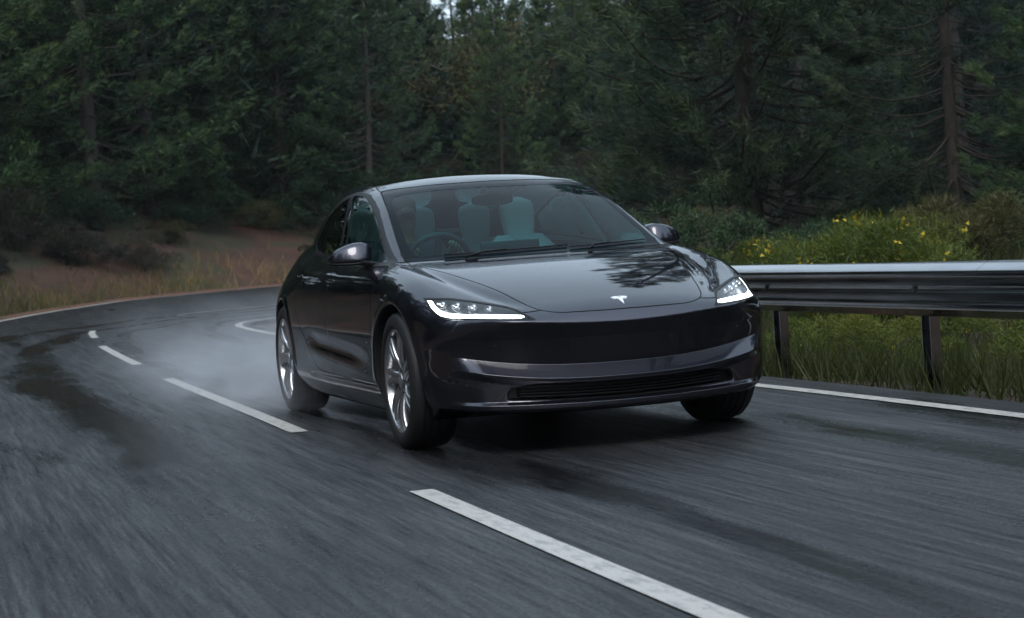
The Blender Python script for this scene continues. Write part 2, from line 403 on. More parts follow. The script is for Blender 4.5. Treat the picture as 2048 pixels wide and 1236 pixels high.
def build_shell():
    V, T = surface_nets(.0115, .0078)
    SEAMS = []
    # put mesh edges exactly on the folds of the nose so they stay crisp
    fr_ = V[T].max(1)[:, 1] < -.30; Tf, T = T[fr_], T[~fr_]
    for lv in (.203, .222, .236, .322, .334, .394):
        for e_ in (-.0016, .0016):
            V, a_, b_ = cut(V, Tf, lambda p: level(np.abs(p[:, 0]), p[:, 2]) - lv - e_); Tf = np.concatenate([a_, b_])
    T = np.concatenate([T, Tf])
    def take(phi, gap=0.0):
        nonlocal V, T
        if gap:
            V, Ti, T = cut(V, T, lambda p: phi(p) - gap/2)
            V, Tin, Ts = cut(V, Ti, lambda p: phi(p) + gap/2); SEAMS.append(Ts)
        else: V, Tin, T = cut(V, T, phi)
        return Tin
    AX = lambda p: np.abs(p[:, 0])
    arch = lambda p: np.minimum(np.hypot(p[:, 1], p[:, 2]-ZW_C), np.hypot(p[:, 1]-YW_C[1], p[:, 2]-ZW_C)) - .3735
    t_liner = take(arch)
    def intake(p):
        ax = AX(p); zi = p[:, 2] - .02*np.clip(ax/.6, 0, 1.2)**2; hi = .306 - .02*sst(ax, .40, .58)
        return np.maximum(np.maximum(np.maximum(ax - .555 + .45*np.maximum(p[:, 2]-.275, 0), zi - hi), .238 - zi) - .002, p[:, 1] + .5)
    t_intake = take(intake)
    t_under = take(lambda p: p[:, 2] - (.158 + .022*(1 - sst(p[:, 1], -.5, -.3)) + .10*sst(p[:, 1], 2.9, 3.9)))
    # windscreen: outer edge then the clear area inside the black border
    ws_o = [(-.2, .905), (.70, .905), (.695, .93), (.694, .948), (.679, 1.017), (.645, 1.134), (.612, 1.23), (.585, 1.285), (.57, 1.298), (.5, 1.307), (.3, 1.318), (0, 1.322), (-.2, 1.32)]
    front = lambda p: np.maximum(p[:, 1] - 1.6, .2 - p[:, 1])
    t_ws = take(lambda p: np.maximum(poly_sd(np.stack([AX(p), p[:, 2]], 1), ws_o), front(p)), .006)
    ws_i = [(-.2, .934), (.3, .934), (.600, .925), (.628, .928), (.644, .945), (.645, .96), (.641, 1.0), (.618, 1.104), (.588, 1.211), (.573, 1.238), (.545, 1.258), (.484, 1.270), (.315, 1.281), (0, 1.285), (-.2, 1.284)]
    V, t_wsc, t_frit = cut(V, t_ws, lambda p: poly_sd(np.stack([AX(p), p[:, 2]], 1), ws_i))
    # roof and rear glass
    rg = [(-.2, 1.0), (.585, 1.0), (.575, 1.40), (.545, 1.6), (.545, 2.2), (.55, 2.8), (.50, 3.25), (.40, 3.32), (-.2, 3.34)]
    t_roof = take(lambda p: np.maximum(poly_sd(np.stack([AX(p), p[:, 1]], 1), rg), 1.06 - p[:, 2]), .006)
    # side windows (side view): the black surround, then two panes
    fr_w = [(.50, .912), (.62, .965), (.755, 1.025), (.90, 1.100), (1.06, 1.170), (1.22, 1.224), (1.36, 1.262), (1.48, 1.284), (1.60, 1.292), (1.66, 1.292), (1.485, 1.02), (1.43, .935), (1.1, .922), (.8, .915)]
    rr_w = [(1.74, 1.288), (1.86, 1.270), (2.05, 1.236), (2.25, 1.186), (2.42, 1.130), (2.52, 1.085), (2.54, 1.055), (2.46, 1.030), (2.25, 1.005), (1.8, .970), (1.50, .948), (1.54, 1.02)]
    sur = [(.40, .895), (.52, .945), (.74, 1.045), (.90, 1.122), (1.05, 1.189), (1.21, 1.243), (1.36, 1.282), (1.5, 1.305), (1.66, 1.314), (1.85, 1.298), (2.06, 1.262), (2.27, 1.209), (2.46, 1.147), (2.58, 1.09), (2.60, 1.045), (2.50, 1.008), (2.25, .98), (1.8, .948), (1.43, .915), (1.0, .900), (.6, .893)]
    side = lambda p: np.maximum(.50 - AX(p), .80 - p[:, 2])
    yz = lambda p: p[:, 1:3]
    t_sur = take(lambda p: np.maximum(poly_sd(yz(p), sur), side(p)))
    V, t_fw, t_sur = cut(V, t_sur, lambda p: poly_sd(yz(p), fr_w))
    V, t_rw, t_sur = cut(V, t_sur, lambda p: poly_sd(yz(p), rr_w))
    # headlamps (front view)
    hl = [(.815, .737), (.714, .731), (.638, .714), (.573, .698), (.521, .683), (.49, .666), (.464, .640), (.432, .613), (.57, .621), (.68, .629), (.765, .635), (.792, .645), (.803, .662), (.813, .69)]
    fy = lambda p: p[:, 1] + .22
    t_hl = take(lambda p: np.maximum(poly_sd(np.stack([AX(p), p[:, 2]], 1), hl), fy(p)))
    # bonnet (plan view)
    hd = [(-.3, -.866), (.10, -.864), (.214, -.857), (.30, -.848), (.345, -.833), (.378, -.812), (.404, -.785), (.431, -.724), (.459, -.62), (.493, -.47), (.531, -.33), (.575, -.17), (.63, .05), (.665, .20), (.69, .36), (.70, .50), (-.3, .50)]
    t_hood = take(lambda p: np.maximum(poly_sd(np.stack([AX(p), p[:, 1]], 1), hd), .58 - p[:, 2]), .0055)
    # doors (side view)
    fd = [(.40, .905), (.395, .8), (.415, .6), (.425, .45), (.42, .32), (.47, .288), (1.0, .298), (1.37, .306), (1.39, .396), (1.42, .494), (1.455, .60), (1.465, .68), (1.47, .92)]
    rd = [(1.47, .93), (1.465, .68), (1.455, .60), (1.42, .494), (1.39, .396), (1.37, .306), (1.70, .313), (1.79, .322), (1.84, .340), (2.03, .445), (2.21, .548), (2.35, .652), (2.44, .76), (2.46, .88), (2.42, .985)]
    sd = lambda p: np.maximum(.60 - AX(p), p[:, 2] - 1.0)
    t_fd = take(lambda p: np.maximum(poly_sd(yz(p), fd), sd(p)), .005)
    t_rd = take(lambda p: np.maximum(poly_sd(yz(p), rd), sd(p)), .005)
    # front bumper and wings
    t_bump = take(lambda p: np.maximum(p[:, 2] - crv(AX(p), [(0, .665), (.38, .655), (.46, .650), (.6, .66), (.78, .68), (.83, .70)]), p[:, 1] + .335), .004)
    t_fend = take(lambda p: np.maximum(p[:, 1] - .41, p[:, 2] - .93))
    t_tail = take(lambda p: np.maximum(poly_sd(np.stack([AX(p), p[:, 2]], 1), smooth_poly([(.42, .84), (.80, .80), (.84, .90), (.78, .96), (.60, .94), (.42, .90)])), 3.3 - p[:, 1]))
    t_rbump = take(lambda p: np.maximum(3.27 - p[:, 1], p[:, 2] - .72), .004)
    t_trunk = take(lambda p: np.maximum(np.maximum(3.36 - p[:, 1], AX(p) - .55), .73 - p[:, 2]), .004)
    for lo_, hi_ in ((-9, 1.4), (1.4, 9)):
        cy_ = V[t_liner].mean(1)[:, 1]; part_mesh('wheel_arch_liner', V, t_liner[(cy_ > lo_) & (cy_ <= hi_)], LINER, sides=True)
    part_mesh('lower_grille_recess', V, t_intake, GRILLE)
    part_mesh('underbody', V, t_under, TRIM)
    part_mesh('windscreen', V, t_wsc, GLASS_WS); part_mesh('windscreen_border', V, t_frit, FRIT, .001)
    part_mesh('roof_glass', V, t_roof, GLASS_ROOF)
    part_mesh('window_surround', V, t_sur, TRIM, sides=True)
    part_mesh('front_window', V, t_fw, GLASS_SIDE, -.003, sides=True); part_mesh('rear_window', V, t_rw, GLASS_REAR, -.003, sides=True)
    part_mesh('bonnet', V, t_hood, PAINT); part_mesh('front_door', V, t_fd, PAINT, sides=True); part_mesh('rear_door', V, t_rd, PAINT, sides=True)
    part_mesh('front_bumper', V, t_bump, PAINT); part_mesh('front_wing', V, t_fend, PAINT, sides=True)
    part_mesh('tail_lamp', V, t_tail, TAIL, sides=True); part_mesh('rear_bumper', V, t_rbump, PAINT); part_mesh('boot_lid', V, t_trunk, PAINT)
    part_mesh('body_shell', V, T, PAINT)
    part_mesh('shut_line', V, np.concatenate(SEAMS), SEAM, -.003)
    # pale inner lining of the pillars and roof edge
    V2, t_in, _ = cut(V, np.concatenate([T, t_sur]), lambda p: .93 - p[:, 2])
    part_mesh('pillar_lining', V2, t_in, TRIM_IN, -.028, flip=True)
    # headlamps: lens over a housing, running light strip and projector lenses
    lens = part_mesh('headlamp', V, t_hl, GLASS_LENS, -.001, sides=True)
    drl = [(.818, .740), (.789, .731), (.79, .704), (.782, .683), (.763, .672), (.687, .661), (.67, .664), (.478, .648), (.468, .640), (.497, .634), (.66, .643), (.691, .634), (.765, .632), (.795, .64), (.81, .665), (.818, .70)]
    rim_phi = lambda p: poly_sd(np.stack([AX(p), p[:, 2]], 1), hl) + .008
    Vd, t_drl, _ = cut(V, t_hl, lambda p: np.maximum(poly_sd(np.stack([AX(p), p[:, 2]], 1), drl), rim_phi(p) - .003))
    Vr, t_core, t_rim = cut(V, t_hl, rim_phi)
    d_objs = part_mesh('running_light', Vd, t_drl, DRL, -.010, sides=True)
    h_objs = part_mesh('lamp_housing', V, t_hl, LAMP_IN, -.040, sides=True)
    r_objs = part_mesh('lamp_bezel', Vr, t_rim, TRIM, .0008, sides=True)
    for i in range(2):
        for q in (d_objs[i], h_objs[i], r_objs[i]): q.parent = lens[i]
        sg = (1, -1)[i]
        for (lx, lz, rr, ly) in ((.745, .700, .019, -.455), (.695, .692, .019, -.525), (.640, .683, .017, -.60), (.585, .673, .014, -.665)):
            b = MB(); b.lathe([(-.02, rr*.2), (-.016, rr*.75), (-.006, rr), (.02, rr*1.12), (.03, rr*1.3)], 20, 'y', (0, 0, 0))
            me = b.mesh('projector', LAMP_REFL, smooth=True)
            o = obj('projector_lens', me, lens[i]); o.rotation_euler = (math.radians(-90), 0, 0); o.location = (sg*lx, ly + .022, lz)
    return V
SHELL_V = build_shell()
# ---------------------------------------------------------------- wheels
def ray_y(x, z, y0=-1.2, y1=.2):
    """front surface of the body at (x,z)"""
    ys = np.linspace(y0, y1, 1500); F = f_body(np.full_like(ys, x), ys, np.full_like(ys, z)); return float(ys[np.argmax(F < 0)])
def ray_z(x, y, z0=1.45, z1=.3):
    zs = np.linspace(z0, z1, 1500); F = f_body(np.full_like(zs, x), np.full_like(zs, y), zs); return float(zs[np.argmax(F < 0)])
def ray_x(y, z):
    xs = np.linspace(1.05, .3, 1500); F = f_body(xs, np.full_like(xs, y), np.full_like(xs, z)); return float(xs[np.argmax(F < 0)])
TW = .118
def wheel_meshes():
    R = RW; ri = .248
    prof = [(-TW*.80, ri), (-TW*.98, ri+.02), (-TW, R-.045), (-TW*.93, R-.018), (-TW*.80, R-.004)]
    for g in (-.055, -.018, .018, .055):
        prof += [(g-.007, R), (g-.005, R-.007), (g+.005, R-.007), (g+.007, R)]
    prof += [(TW*.80, R-.004), (TW*.93, R-.018), (TW, R-.045), (TW*1.0, R-.062), (TW*.99, ri+.018), (TW*.90, ri+.002), (TW*.80, ri)]
    tyre = MB().lathe(prof, 96).mesh('tyre', RUBBER, smooth=True, angle=math.radians(40))
    rim = MB().lathe([(TW*.86, ri+.006), (TW*.93, ri+.004), (TW*.90, ri-.008), (TW*.70, ri-.016), (TW*.55, ri-.02), (-TW*.6, ri-.03), (-TW*.8, ri)], 80).mesh('rim', ALLOY, smooth=True, angle=math.radians(45))
    sp = []
    def spoke(mbd, a, w0, w1, x0, x1, r0, r1, th):
        rings = []
        for k in range(7):
            t = k/6; r = r0 + (r1-r0)*t; w_ = w0 + (w1-w0)*t; xo = x0 + (x1-x0)*t + .012*math.sin(math.pi*t); aa = a + .10*t*t
            c = Vector((0, math.cos(aa), math.sin(aa))); n = Vector((0, -math.sin(aa), math.cos(aa)))
            pts = []
            for (uu, vv) in ((-1, 0), (-.75, .8), (0, 1), (.75, .8), (1, 0), (.7, -1), (-.7, -1)):
                pts.append(c*r + n*(uu*w_) + Vector((xo + vv*th*(1 if vv > 0 else 1.6), 0, 0)))
            rings.append(pts)
        mbd.loft(rings)
    me_s = []
    for da in (-.12, .12):
        b = MB(); spoke(b, da, .020, .014, .075, .092, .055, ri-.004, .010); me_s.append(b.mesh('spoke', ALLOY, smooth=True, angle=math.radians(50)))
    hub = MB().lathe([(.02, .085), (.07, .082), (.088, .062), (.090, .036), (.094, .034), (.096, .0)], 40).mesh('hub', ALLOY, smooth=True, angle=math.radians(40))
    barrel = MB().lathe([(.045, .02), (.045, ri-.03), (-.02, ri-.028), (-.06, ri-.03)], 60).mesh('brake_shield', ALLOY_D, smooth=True, angle=math.radians(30))
    disc = MB().lathe([(.05, .07), (.052, .165), (.030, .166), (.030, .07)], 60).mesh('brake_disc', DISC, smooth=True, angle=math.radians(30))
    nut = MB().lathe([(.086, .011), (.092, .010), (.093, 0)], 8).mesh('wheel_nut', ALLOY_D)
    inner = MB().lathe([(-TW*.7, 0), (-TW*.7, ri-.02)], 40).mesh('wheel_back', LINER)
    return tyre, rim, me_s, hub, barrel, disc, nut, inner
WM = wheel_meshes()
for sx in (1, -1):
    for yw in YW_C:
        tyre, rim, me_s, hub, barrel, disc, nut, inner = WM
        wh = obj('wheel', tyre, None); wh.parent = CAR
        wh.location = (sx*.775, yw, RW); wh.rotation_euler = (random.uniform(0, 6), 0, 0 if sx > 0 else math.pi)
        # x axis of the wheel points outward on either side
        r_ = obj('rim', rim, wh); obj('hub', hub, wh); obj('brake_shield', barrel, wh); obj('brake_disc', disc, wh); obj('wheel_back', inner, wh)
        for k in range(7):
            for q in range(2):
                s_ = obj('spoke', me_s[q], wh); s_.rotation_euler = (2*math.pi*k/7, 0, 0)
        for k in range(5):
            n_ = obj('wheel_nut', nut, wh); a = 2*math.pi*k/5; n_.location = (0, .055*math.cos(a), .055*math.sin(a))
# ---------------------------------------------------------------- wing mirrors
def sup(cy, cz, ry, rz, n=20, e=.55, tilt=0):
    out = []
    for k in range(n):
        t = 2*math.pi*k/n; c, s = math.cos(t), math.sin(t)
        y = math.copysign(abs(c)**e, c)*ry; z = math.copysign(abs(s)**e, s)*rz
        out.append((y + tilt*z, z))
    return [(cy + a, cz + b) for a, b in out]
for sg in (1, -1):
    secs = []
    for x, cy, ry, zb, zt in ((.782, .835, .034, .926, 1.000), (.795, .832, .050, .919, 1.017), (.83, .830, .060, .916, 1.024), (.87, .835, .064, .915, 1.022), (.91, .845, .064, .915, 1.012), (.945, .857, .060, .915, .998), (.972, .870, .052, .916, .980), (.988, .880, .042, .918, .962), (.996, .886, .026, .922, .945)):
        secs.append((x, cy, (zb+zt)/2, ry, (zt-zb)/2))
    rings = [[(sg*x, y, z) for (y, z) in sup(cy, cz, ry, rz, 28, .45, .38)] for x, cy, cz, ry, rz in secs]
    cap = MB().loft(rings).build('wing_mirror', PAINT, CAR, smooth=True, angle=math.radians(60))
    b2 = MB(); rings = [[(sg*x, y, z) for (y, z) in sup(cy - rz*.30, cz-rz-.002, ry*.99, .0085, 20, .7)] for x, cy, cz, ry, rz in secs[1:-1]]
    b2.loft(rings)
    b2.loft([[(sg*x, y, z) for (y, z) in sup(cy, cz, ry, rz, 16, .7)] for x, cy, cz, ry, rz in ((.745, .60, .893, .055, .014), (.78, .66, .898, .055, .015), (.82, .76, .910, .050, .014), (.86, .82, .918, .045, .012))])
    b2.build('mirror_base', TRIM, cap, smooth=True, angle=math.radians(50))
    gl = MB(); pts = [(sg*x, .895 + (x-.8)*.16, z) for x, z in ((.80, .925), (.955, .917), (.968, .945), (.94, .985), (.88, 1.003), (.81, 1.004))]
    gl.loft([pts, [(p[0], p[1]+.006, p[2]) for p in pts]]); gl.build('mirror_glass', mat('mirror_silver', (.8, .85, .85), .03, 1) if sg > 0 else bpy.data.materials['mirror_silver'], cap)
# ---------------------------------------------------------------- emblem on the bonnet: a pointed T under a thin arched cap
def on_hood(u, v, lift):
    y = -.835 + v; z = ray_z(u, y); return (u, y, z + lift)
def hood_patch(b, poly, lift=.004):
    top = [on_hood(u, v, lift) for u, v in poly]; bot = [on_hood(u, v, -.004) for u, v in poly]
    b.loft([bot, top])
em = MB()
n = 12; arc = lambda t, v0, dv: v0 - dv*(2*t-1)**2
hood_patch(em, [(-.039 + .078*k/n, arc(k/n, .0705, .006)) for k in range(n+1)] + [(.039 - .078*k/n, arc(1-k/n, .0635, .008)) for k in range(n+1)])
em.f = em.f
hood_patch(em, [(-.0355, .0535), (-.024, .0585), (-.012, .0605), (-.006, .0555), (0, .052), (.006, .0555), (.012, .0605), (.024, .0585), (.0355, .0535), (.029, .0445), (.019, .0475), (.0115, .0478), (.001, -.002), (-.001, -.002), (-.0115, .0478), (-.019, .0475), (-.029, .0445)])
em.build('emblem', CHROME, CAR)
# ---------------------------------------------------------------- lower grille slats, intake lip, parking sensors
for i, zc_ in enumerate((.254, .268, .282)):
    b = MB(); N_ = 24; rings = []
    for k in range(N_+1):
        x = -.50 + 1.0*k/N_; y = -.79 + .22*x*x; z = zc_ + .02*(x/.6)**2
        rings.append([(x, y-.012, z-.0022), (x, y-.012, z+.0022), (x, y+.02, z+.004), (x, y+.02, z-.004)])
    b.loft(rings); b.build('grille_slat', TRIM, CAR)
for x, z in ((.60, .50), (-.60, .50), (.22, .49), (-.22, .49)):
    y = ray_y(x, z); b = MB(); b.lathe([(-.0015, .0), (-.0015, .0105), (.002, .0125), (.004, .0125)], 20, 'y')
    o = b.build('parking_sensor', PAINT, CAR, smooth=True, angle=.6); o.location = (x, y, z)
    g = np.array(normals(np.array([[x, y, z]]))[0]); o.rotation_euler = Vector(-g).to_track_quat('Z', 'Y').to_euler()
for sg in (1, -1):   # upright fin at each end of the intake
    b = MB(); pts = [(.552, .318), (.575, .300), (.600, .268), (.606, .262), (.600, .256), (.588, .262), (.566, .290), (.545, .310)]
    bk = [(sg*x, ray_y(x, z) + .02, z) for x, z in pts]; fr_ = [(sg*x, ray_y(x, z) - .003, z) for x, z in pts]
    b.loft([bk, fr_]); b.build('intake_fin', ALLOY_D, CAR)
# door handles, wing camera, wipers
for sg in (1, -1):
    for (y0, z0) in ((1.43, .822), (2.33, .852)):
        b = MB(); rings = []
        for k in range(9):
            t = k/8; y = y0 - .105 + .21*t; z = z0 - .003 + .006*t; x = ray_x(y, z); hh = .013*(1 - (2*t-1)**4*.6)
            rings.append([(sg*(x-.004), y, z-hh), (sg*(x+.003), y, z-hh*.7), (sg*(x+.003), y, z+hh*.7), (sg*(x-.004), y, z+hh)])
        b.loft(rings); b.build('door_handle', PAINT, CAR, smooth=True)
    b = MB(); x = ray_x(.15, .725); b.loft([[(sg*(x-.01), .10, .722), (sg*(x-.01), .175, .737), (sg*(x-.01), .19, .728), (sg*(x-.01), .15, .700)], [(sg*(x+.006), .11, .722), (sg*(x+.012), .17, .732), (sg*(x+.010), .18, .727), (sg*(x+.006), .15, .708)]])
    b.build('wing_camera', TRIM, CAR)
def ws_pt(x, z, lift=.012):
    ys = np.linspace(.1, 1.5, 1200); F = f_body(np.full_like(ys, x), ys, np.full_like(ys, z)); y = float(ys[np.argmax(F < 0)]); g = normals(np.array([[x, y, z]]))[0]
    return tuple(np.array([x, y, z]) + g*lift)
for a_, b_ in (((-.50, .921), (.15, .931)), ((.16, .920), (.62, .932))):
    pts = []
    for k in range(13):
        t = k/12; pts.append(ws_pt(a_[0] + (b_[0]-a_[0])*t, a_[1] + (b_[1]-a_[1])*t, .010))
    wb = MB().tube(pts, .0034, 6).build('wiper', TRIM, CAR, smooth=True)
    MB().tube([ws_pt(a_[0]+.10, .912, .0), ws_pt(a_[0] + (b_[0]-a_[0])*.3, a_[1]+.002, .012), ws_pt((a_[0]+b_[0])/2, (a_[1]+b_[1])/2, .013)], [.008, .0055, .004], 8).build('wiper_arm', TRIM, wb, smooth=True)
# ---------------------------------------------------------------- cabin
b = MB(); rings = []
for k in range(15):
    x = -.70 + 1.4*k/14; bow = .26*x*x
    rings.append([(x, .50+bow*.7, .80), (x, .46+bow, .895), (x, .62+bow*.6, .915), (x, .85, .915), (x, .93, .895), (x, .95, .80), (x, .9, .55), (x, .55, .55)])
b.loft(rings); b.build('dashboard', DASH, CAR, smooth=True, angle=.6)
b = MB(); b.box((.027, .93, .950), (.335, .018, .062)); b.box((.027, .945, .90), (.10, .02, .06)); b.build('touch_screen', SCREEN, CAR, bevel=.004)
b = MB(); rings = []
for k in range(9):
    y = .4 + 2.6*k/8; rings.append([(-.72, y, .30), (.72, y, .30), (.74, y, .55), (-.74, y, .55)])
MB().box((0, 1.9, .33), (1.45, 2.9, .08)).build('cabin_floor', DASH, CAR)
for sg in (1, -1): MB().box((sg*.74, 1.55, .70), (.05, 2.2, .42)).build('door_card', TRIM_IN, CAR, bevel=.015)
MB().box((0, .985, .60), (.22, .9, .30)).build('centre_console', DASH, CAR, bevel=.02)
def rrect(cx, cz, hw, hh, n=24, e=.5):
    out = []
    for k in range(n):
        t = 2*math.pi*k/n; c, s = math.cos(t), math.sin(t); out.append((cx + math.copysign(abs(c)**e, c)*hw, cz + math.copysign(abs(s)**e, s)*hh))
    return out
def seat(x, y, headrest=True, w_=.235):
    base = MB(); base.loft([[(x+a, y-.50+i*.09, .46 + bz + .015*math.sin(i)) for a, bz in rrect(0, 0, w_*s, .07*s)] for i, s in enumerate((.80, .95, 1, 1, 1, 1))])
    s_ = base.build('seat', SEAT, CAR, smooth=True, angle=.8)
    bk = MB(); rings = []
    for i in range(9):
        t = i/8; z = .48 + .535*t; yy = y + .02 + .16*t; hw = w_*(1.0 if t < .6 else 1 - .42*((t-.6)/.4)**3); hd = .065*(1 - .45*t)
        rings.append([(x + a, yy + d, z) for a, d in rrect(0, 0, hw, hd)])
    bk.loft(rings); bk.build('backrest', SEAT, s_, smooth=True, angle=.8)
    if headrest:
        hr = MB(); rings = []
        for i in range(11):
            t = i/10; z = .985 + .255*t; yy = y + .175 + .03*t; hw = .094*(.78 + .30*math.sin(math.pi*min(t*1.2, 1)**.8*.62))*(1 if t < .8 else math.sqrt(max(1 - ((t-.8)/.2)**2, .03))); hd = .045*(1 if t < .8 else math.sqrt(max(1 - ((t-.8)/.2)**2, .05)))
            rings.append([(x + a, yy + d, z) for a, d in rrect(0, 0, hw, hd)])
        hr.loft(rings); hr.build('headrest', SEAT, s_, smooth=True, angle=.8)
seat(.375, 1.66); seat(-.375, 1.66)
seat(.36, 2.52); seat(-.36, 2.52); seat(0, 2.55, True, .15)
b = MB(); b.loft([[(-.045, 1.08, 1.262), (.09, 1.08, 1.262), (.09, 1.15, 1.275), (-.045, 1.15, 1.275)], [(-.045, 1.13, 1.248), (.09, 1.13, 1.248), (.09, 1.2, 1.255), (-.045, 1.2, 1.255)]])
b.build('camera_housing', TRIM, CAR)
b = MB(); b.loft([[(x, 1.20 + .004*abs(x), z) for x, z in rrect(.03, 1.215, .118, .032, 24, .6)], [(x, 1.225, z) for x, z in rrect(.03, 1.215, .118, .032, 24, .6)]]); b.build('cabin_mirror', TRIM, CAR, smooth=True, angle=.6)
# steering wheel
stw = MB(); N_ = 40; c0 = Vector((-.365, 1.02, .885)); ax_ = Vector((0, .90, .43)).normalized(); e1 = Vector((1, 0, 0)); e2 = ax_.cross(e1)
ring = [c0 + (e1*math.cos(2*math.pi*k/N_)*.178 + e2*math.sin(2*math.pi*k/N_)*.168) for k in range(N_+1)]
stw.tube(ring, .0165, 10, cap=False)
for a in (0, math.pi, -math.pi/2): stw.tube([c0, c0 + (e1*math.cos(a)*.178 + e2*math.sin(a)*.168)], [.03, .014], 8)
stw.lathe([(-.02, 0), (-.02, .06), (.02, .065), (.02, 0)], 20, 'z', c0)
stw.build('steering_wheel', DASH, CAR, smooth=True, angle=.7)
# ---------------------------------------------------------------- the driver: one skinned figure, hair and jacket separate
def skin_obj(name, nodes, edges, material, parent=None, root=0, sub=2):
    me = bpy.data.meshes.new(name); me.from_pydata([n[:3] for n in nodes], edges, [])
    bm = bmesh.new(); bm.from_mesh(me); bm.verts.layers.skin.verify(); bm.to_mesh(me); bm.free()
    o = obj(name, me, parent)
    m = o.modifiers.new('skin', 'SKIN'); m.use_smooth_shade = True
    for i, n_ in enumerate(nodes):
        sv = me.skin_vertices[0].data[i]; r = n_[3]; sv.radius = r if isinstance(r, tuple) else (r, r); sv.use_root = (i == root)
    if sub: s = o.modifiers.new('sub', 'SUBSURF'); s.levels = sub; s.render_levels = sub
    dg = bpy.context.evaluated_depsgraph_get(); ev = o.evaluated_get(dg); nm = bpy.data.meshes.new_from_object(ev)
    o.modifiers.clear(); o.data = nm; nm.materials.clear(); nm.materials.append(material)
    nm.polygons.foreach_set('use_smooth', [True]*len(nm.polygons))
    return o
PX = -.375
def hand(nodes, edges, wrist_i, palm, fdir, spread, curl, thumb_side):
    """palm centre, five finger chains that curl round the wheel rim"""
    P = Vector(palm); f = Vector(fdir).normalized(); s = Vector(spread).normalized(); c = Vector(curl).normalized()
    pi = len(nodes); nodes.append((*P, (.030, .018))); edges.append((wrist_i, pi))
    for k, (off, L) in enumerate(((-.030, .030), (-.010, .034), (.010, .032), (.028, .026))):
        b0 = P + s*off + f*.030; q = [b0, b0 + f*L*.8 + c*L*.25, b0 + f*L*.9 + c*L*1.1, b0 + f*L*.25 + c*L*1.6]
        pr = pi
        for j, v in enumerate(q): nodes.append((*v, .0095 - .0008*j)); edges.append((pr, len(nodes)-1)); pr = len(nodes)-1
    t0 = P + s*thumb_side*.030 - f*.005; q = [t0, t0 + s*thumb_side*.020 + f*.02 + c*.012, t0 + s*thumb_side*.018 + f*.035 + c*.032]
    pr = pi
    for j, v in enumerate(q): nodes.append((*v, .011 - .0012*j)); edges.append((pr, len(nodes)-1)); pr = len(nodes)-1
nodes = [(PX, 1.58, .56, (.16, .12)), (PX, 1.62, .72, (.15, .11)), (PX, 1.67, .87, (.165, .105)), (PX, 1.68, .985, (.09, .08)), (PX, 1.67, 1.05, .054), (PX, 1.65, 1.10, (.062, .072)), (PX, 1.635, 1.165, (.074, .092)), (PX, 1.645, 1.225, (.062, .078)), (PX, 1.60, 1.135, (.03, .03))]
edges = [(0, 1), (1, 2), (2, 3), (3, 4), (4, 5), (5, 6), (6, 7), (5, 8)]
for sg, wr, palm in ((1, (-.235, 1.16, .955), (-.222, 1.085, .975)), (-1, (-.50, 1.15, .93), (-.515, 1.075, .945))):
    a = len(nodes); nodes.append((PX + sg*.185, 1.66, .945, .062)); edges.append((2, a))
    nodes.append((PX + sg*.24, 1.50, .77, .047)); edges.append((a, a+1))
    nodes.append((PX + sg*.20, 1.32, .84, .040)); edges.append((a+1, a+2))
    nodes.append((*wr, .027)); edges.append((a+2, a+3))
    hand(nodes, edges, a+3, palm, (-.15*sg, -.85, .25), (sg*.75, .1, -.5), (-.45*sg, -.2, -.85), -1)
for sg in (1, -1):
    a = len(nodes); nodes.append((PX + sg*.09, 1.50, .56, .085)); edges.append((0, a)); nodes.append((PX + sg*.11, 1.15, .64, .062)); edges.append((a, a+1)); nodes.append((PX + sg*.10, .98, .42, .045)); edges.append((a+1, a+2))
driver = skin_obj('person', nodes, edges, SKIN, None, 0, 2)
tag(driver, 'driver in dark clothes holding the steering wheel behind the windscreen', 'person')
jn = [(PX, 1.585, .55, (.175, .135)), (PX, 1.625, .72, (.165, .125)), (PX, 1.675, .87, (.178, .118)), (PX, 1.683, .975, (.10, .09))]; je = [(0, 1), (1, 2), (2, 3)]
for sg in (1, -1):
    a = len(jn); jn += [(PX + sg*.185, 1.66, .965, .076), (PX + sg*.24, 1.50, .77, .058), (PX + sg*.20, 1.32, .84, .050), (PX + sg*.155, 1.21, .915, .038)]; je += [(2, a), (a, a+1), (a+1, a+2), (a+2, a+3)]
skin_obj('jacket', jn, je, CLOTH, driver, 0, 2)
hn = [(PX, 1.685, 1.13, (.078, .070)), (PX, 1.662, 1.215, (.088, .098)), (PX, 1.630, 1.262, (.080, .094))]
skin_obj('hair', hn, [(0, 1), (1, 2)], HAIR, driver, 0, 2)

for sg in (1, -1):      # eyes and brows on the face
    e_ = MB(); e_.lathe([(-.006, 0), (-.004, .007), (0, .010), (.004, .007), (.006, 0)], 10, 'y', (PX + sg*.030, 1.548, 1.165)); e_.build('eye', HAIR, driver, smooth=True)
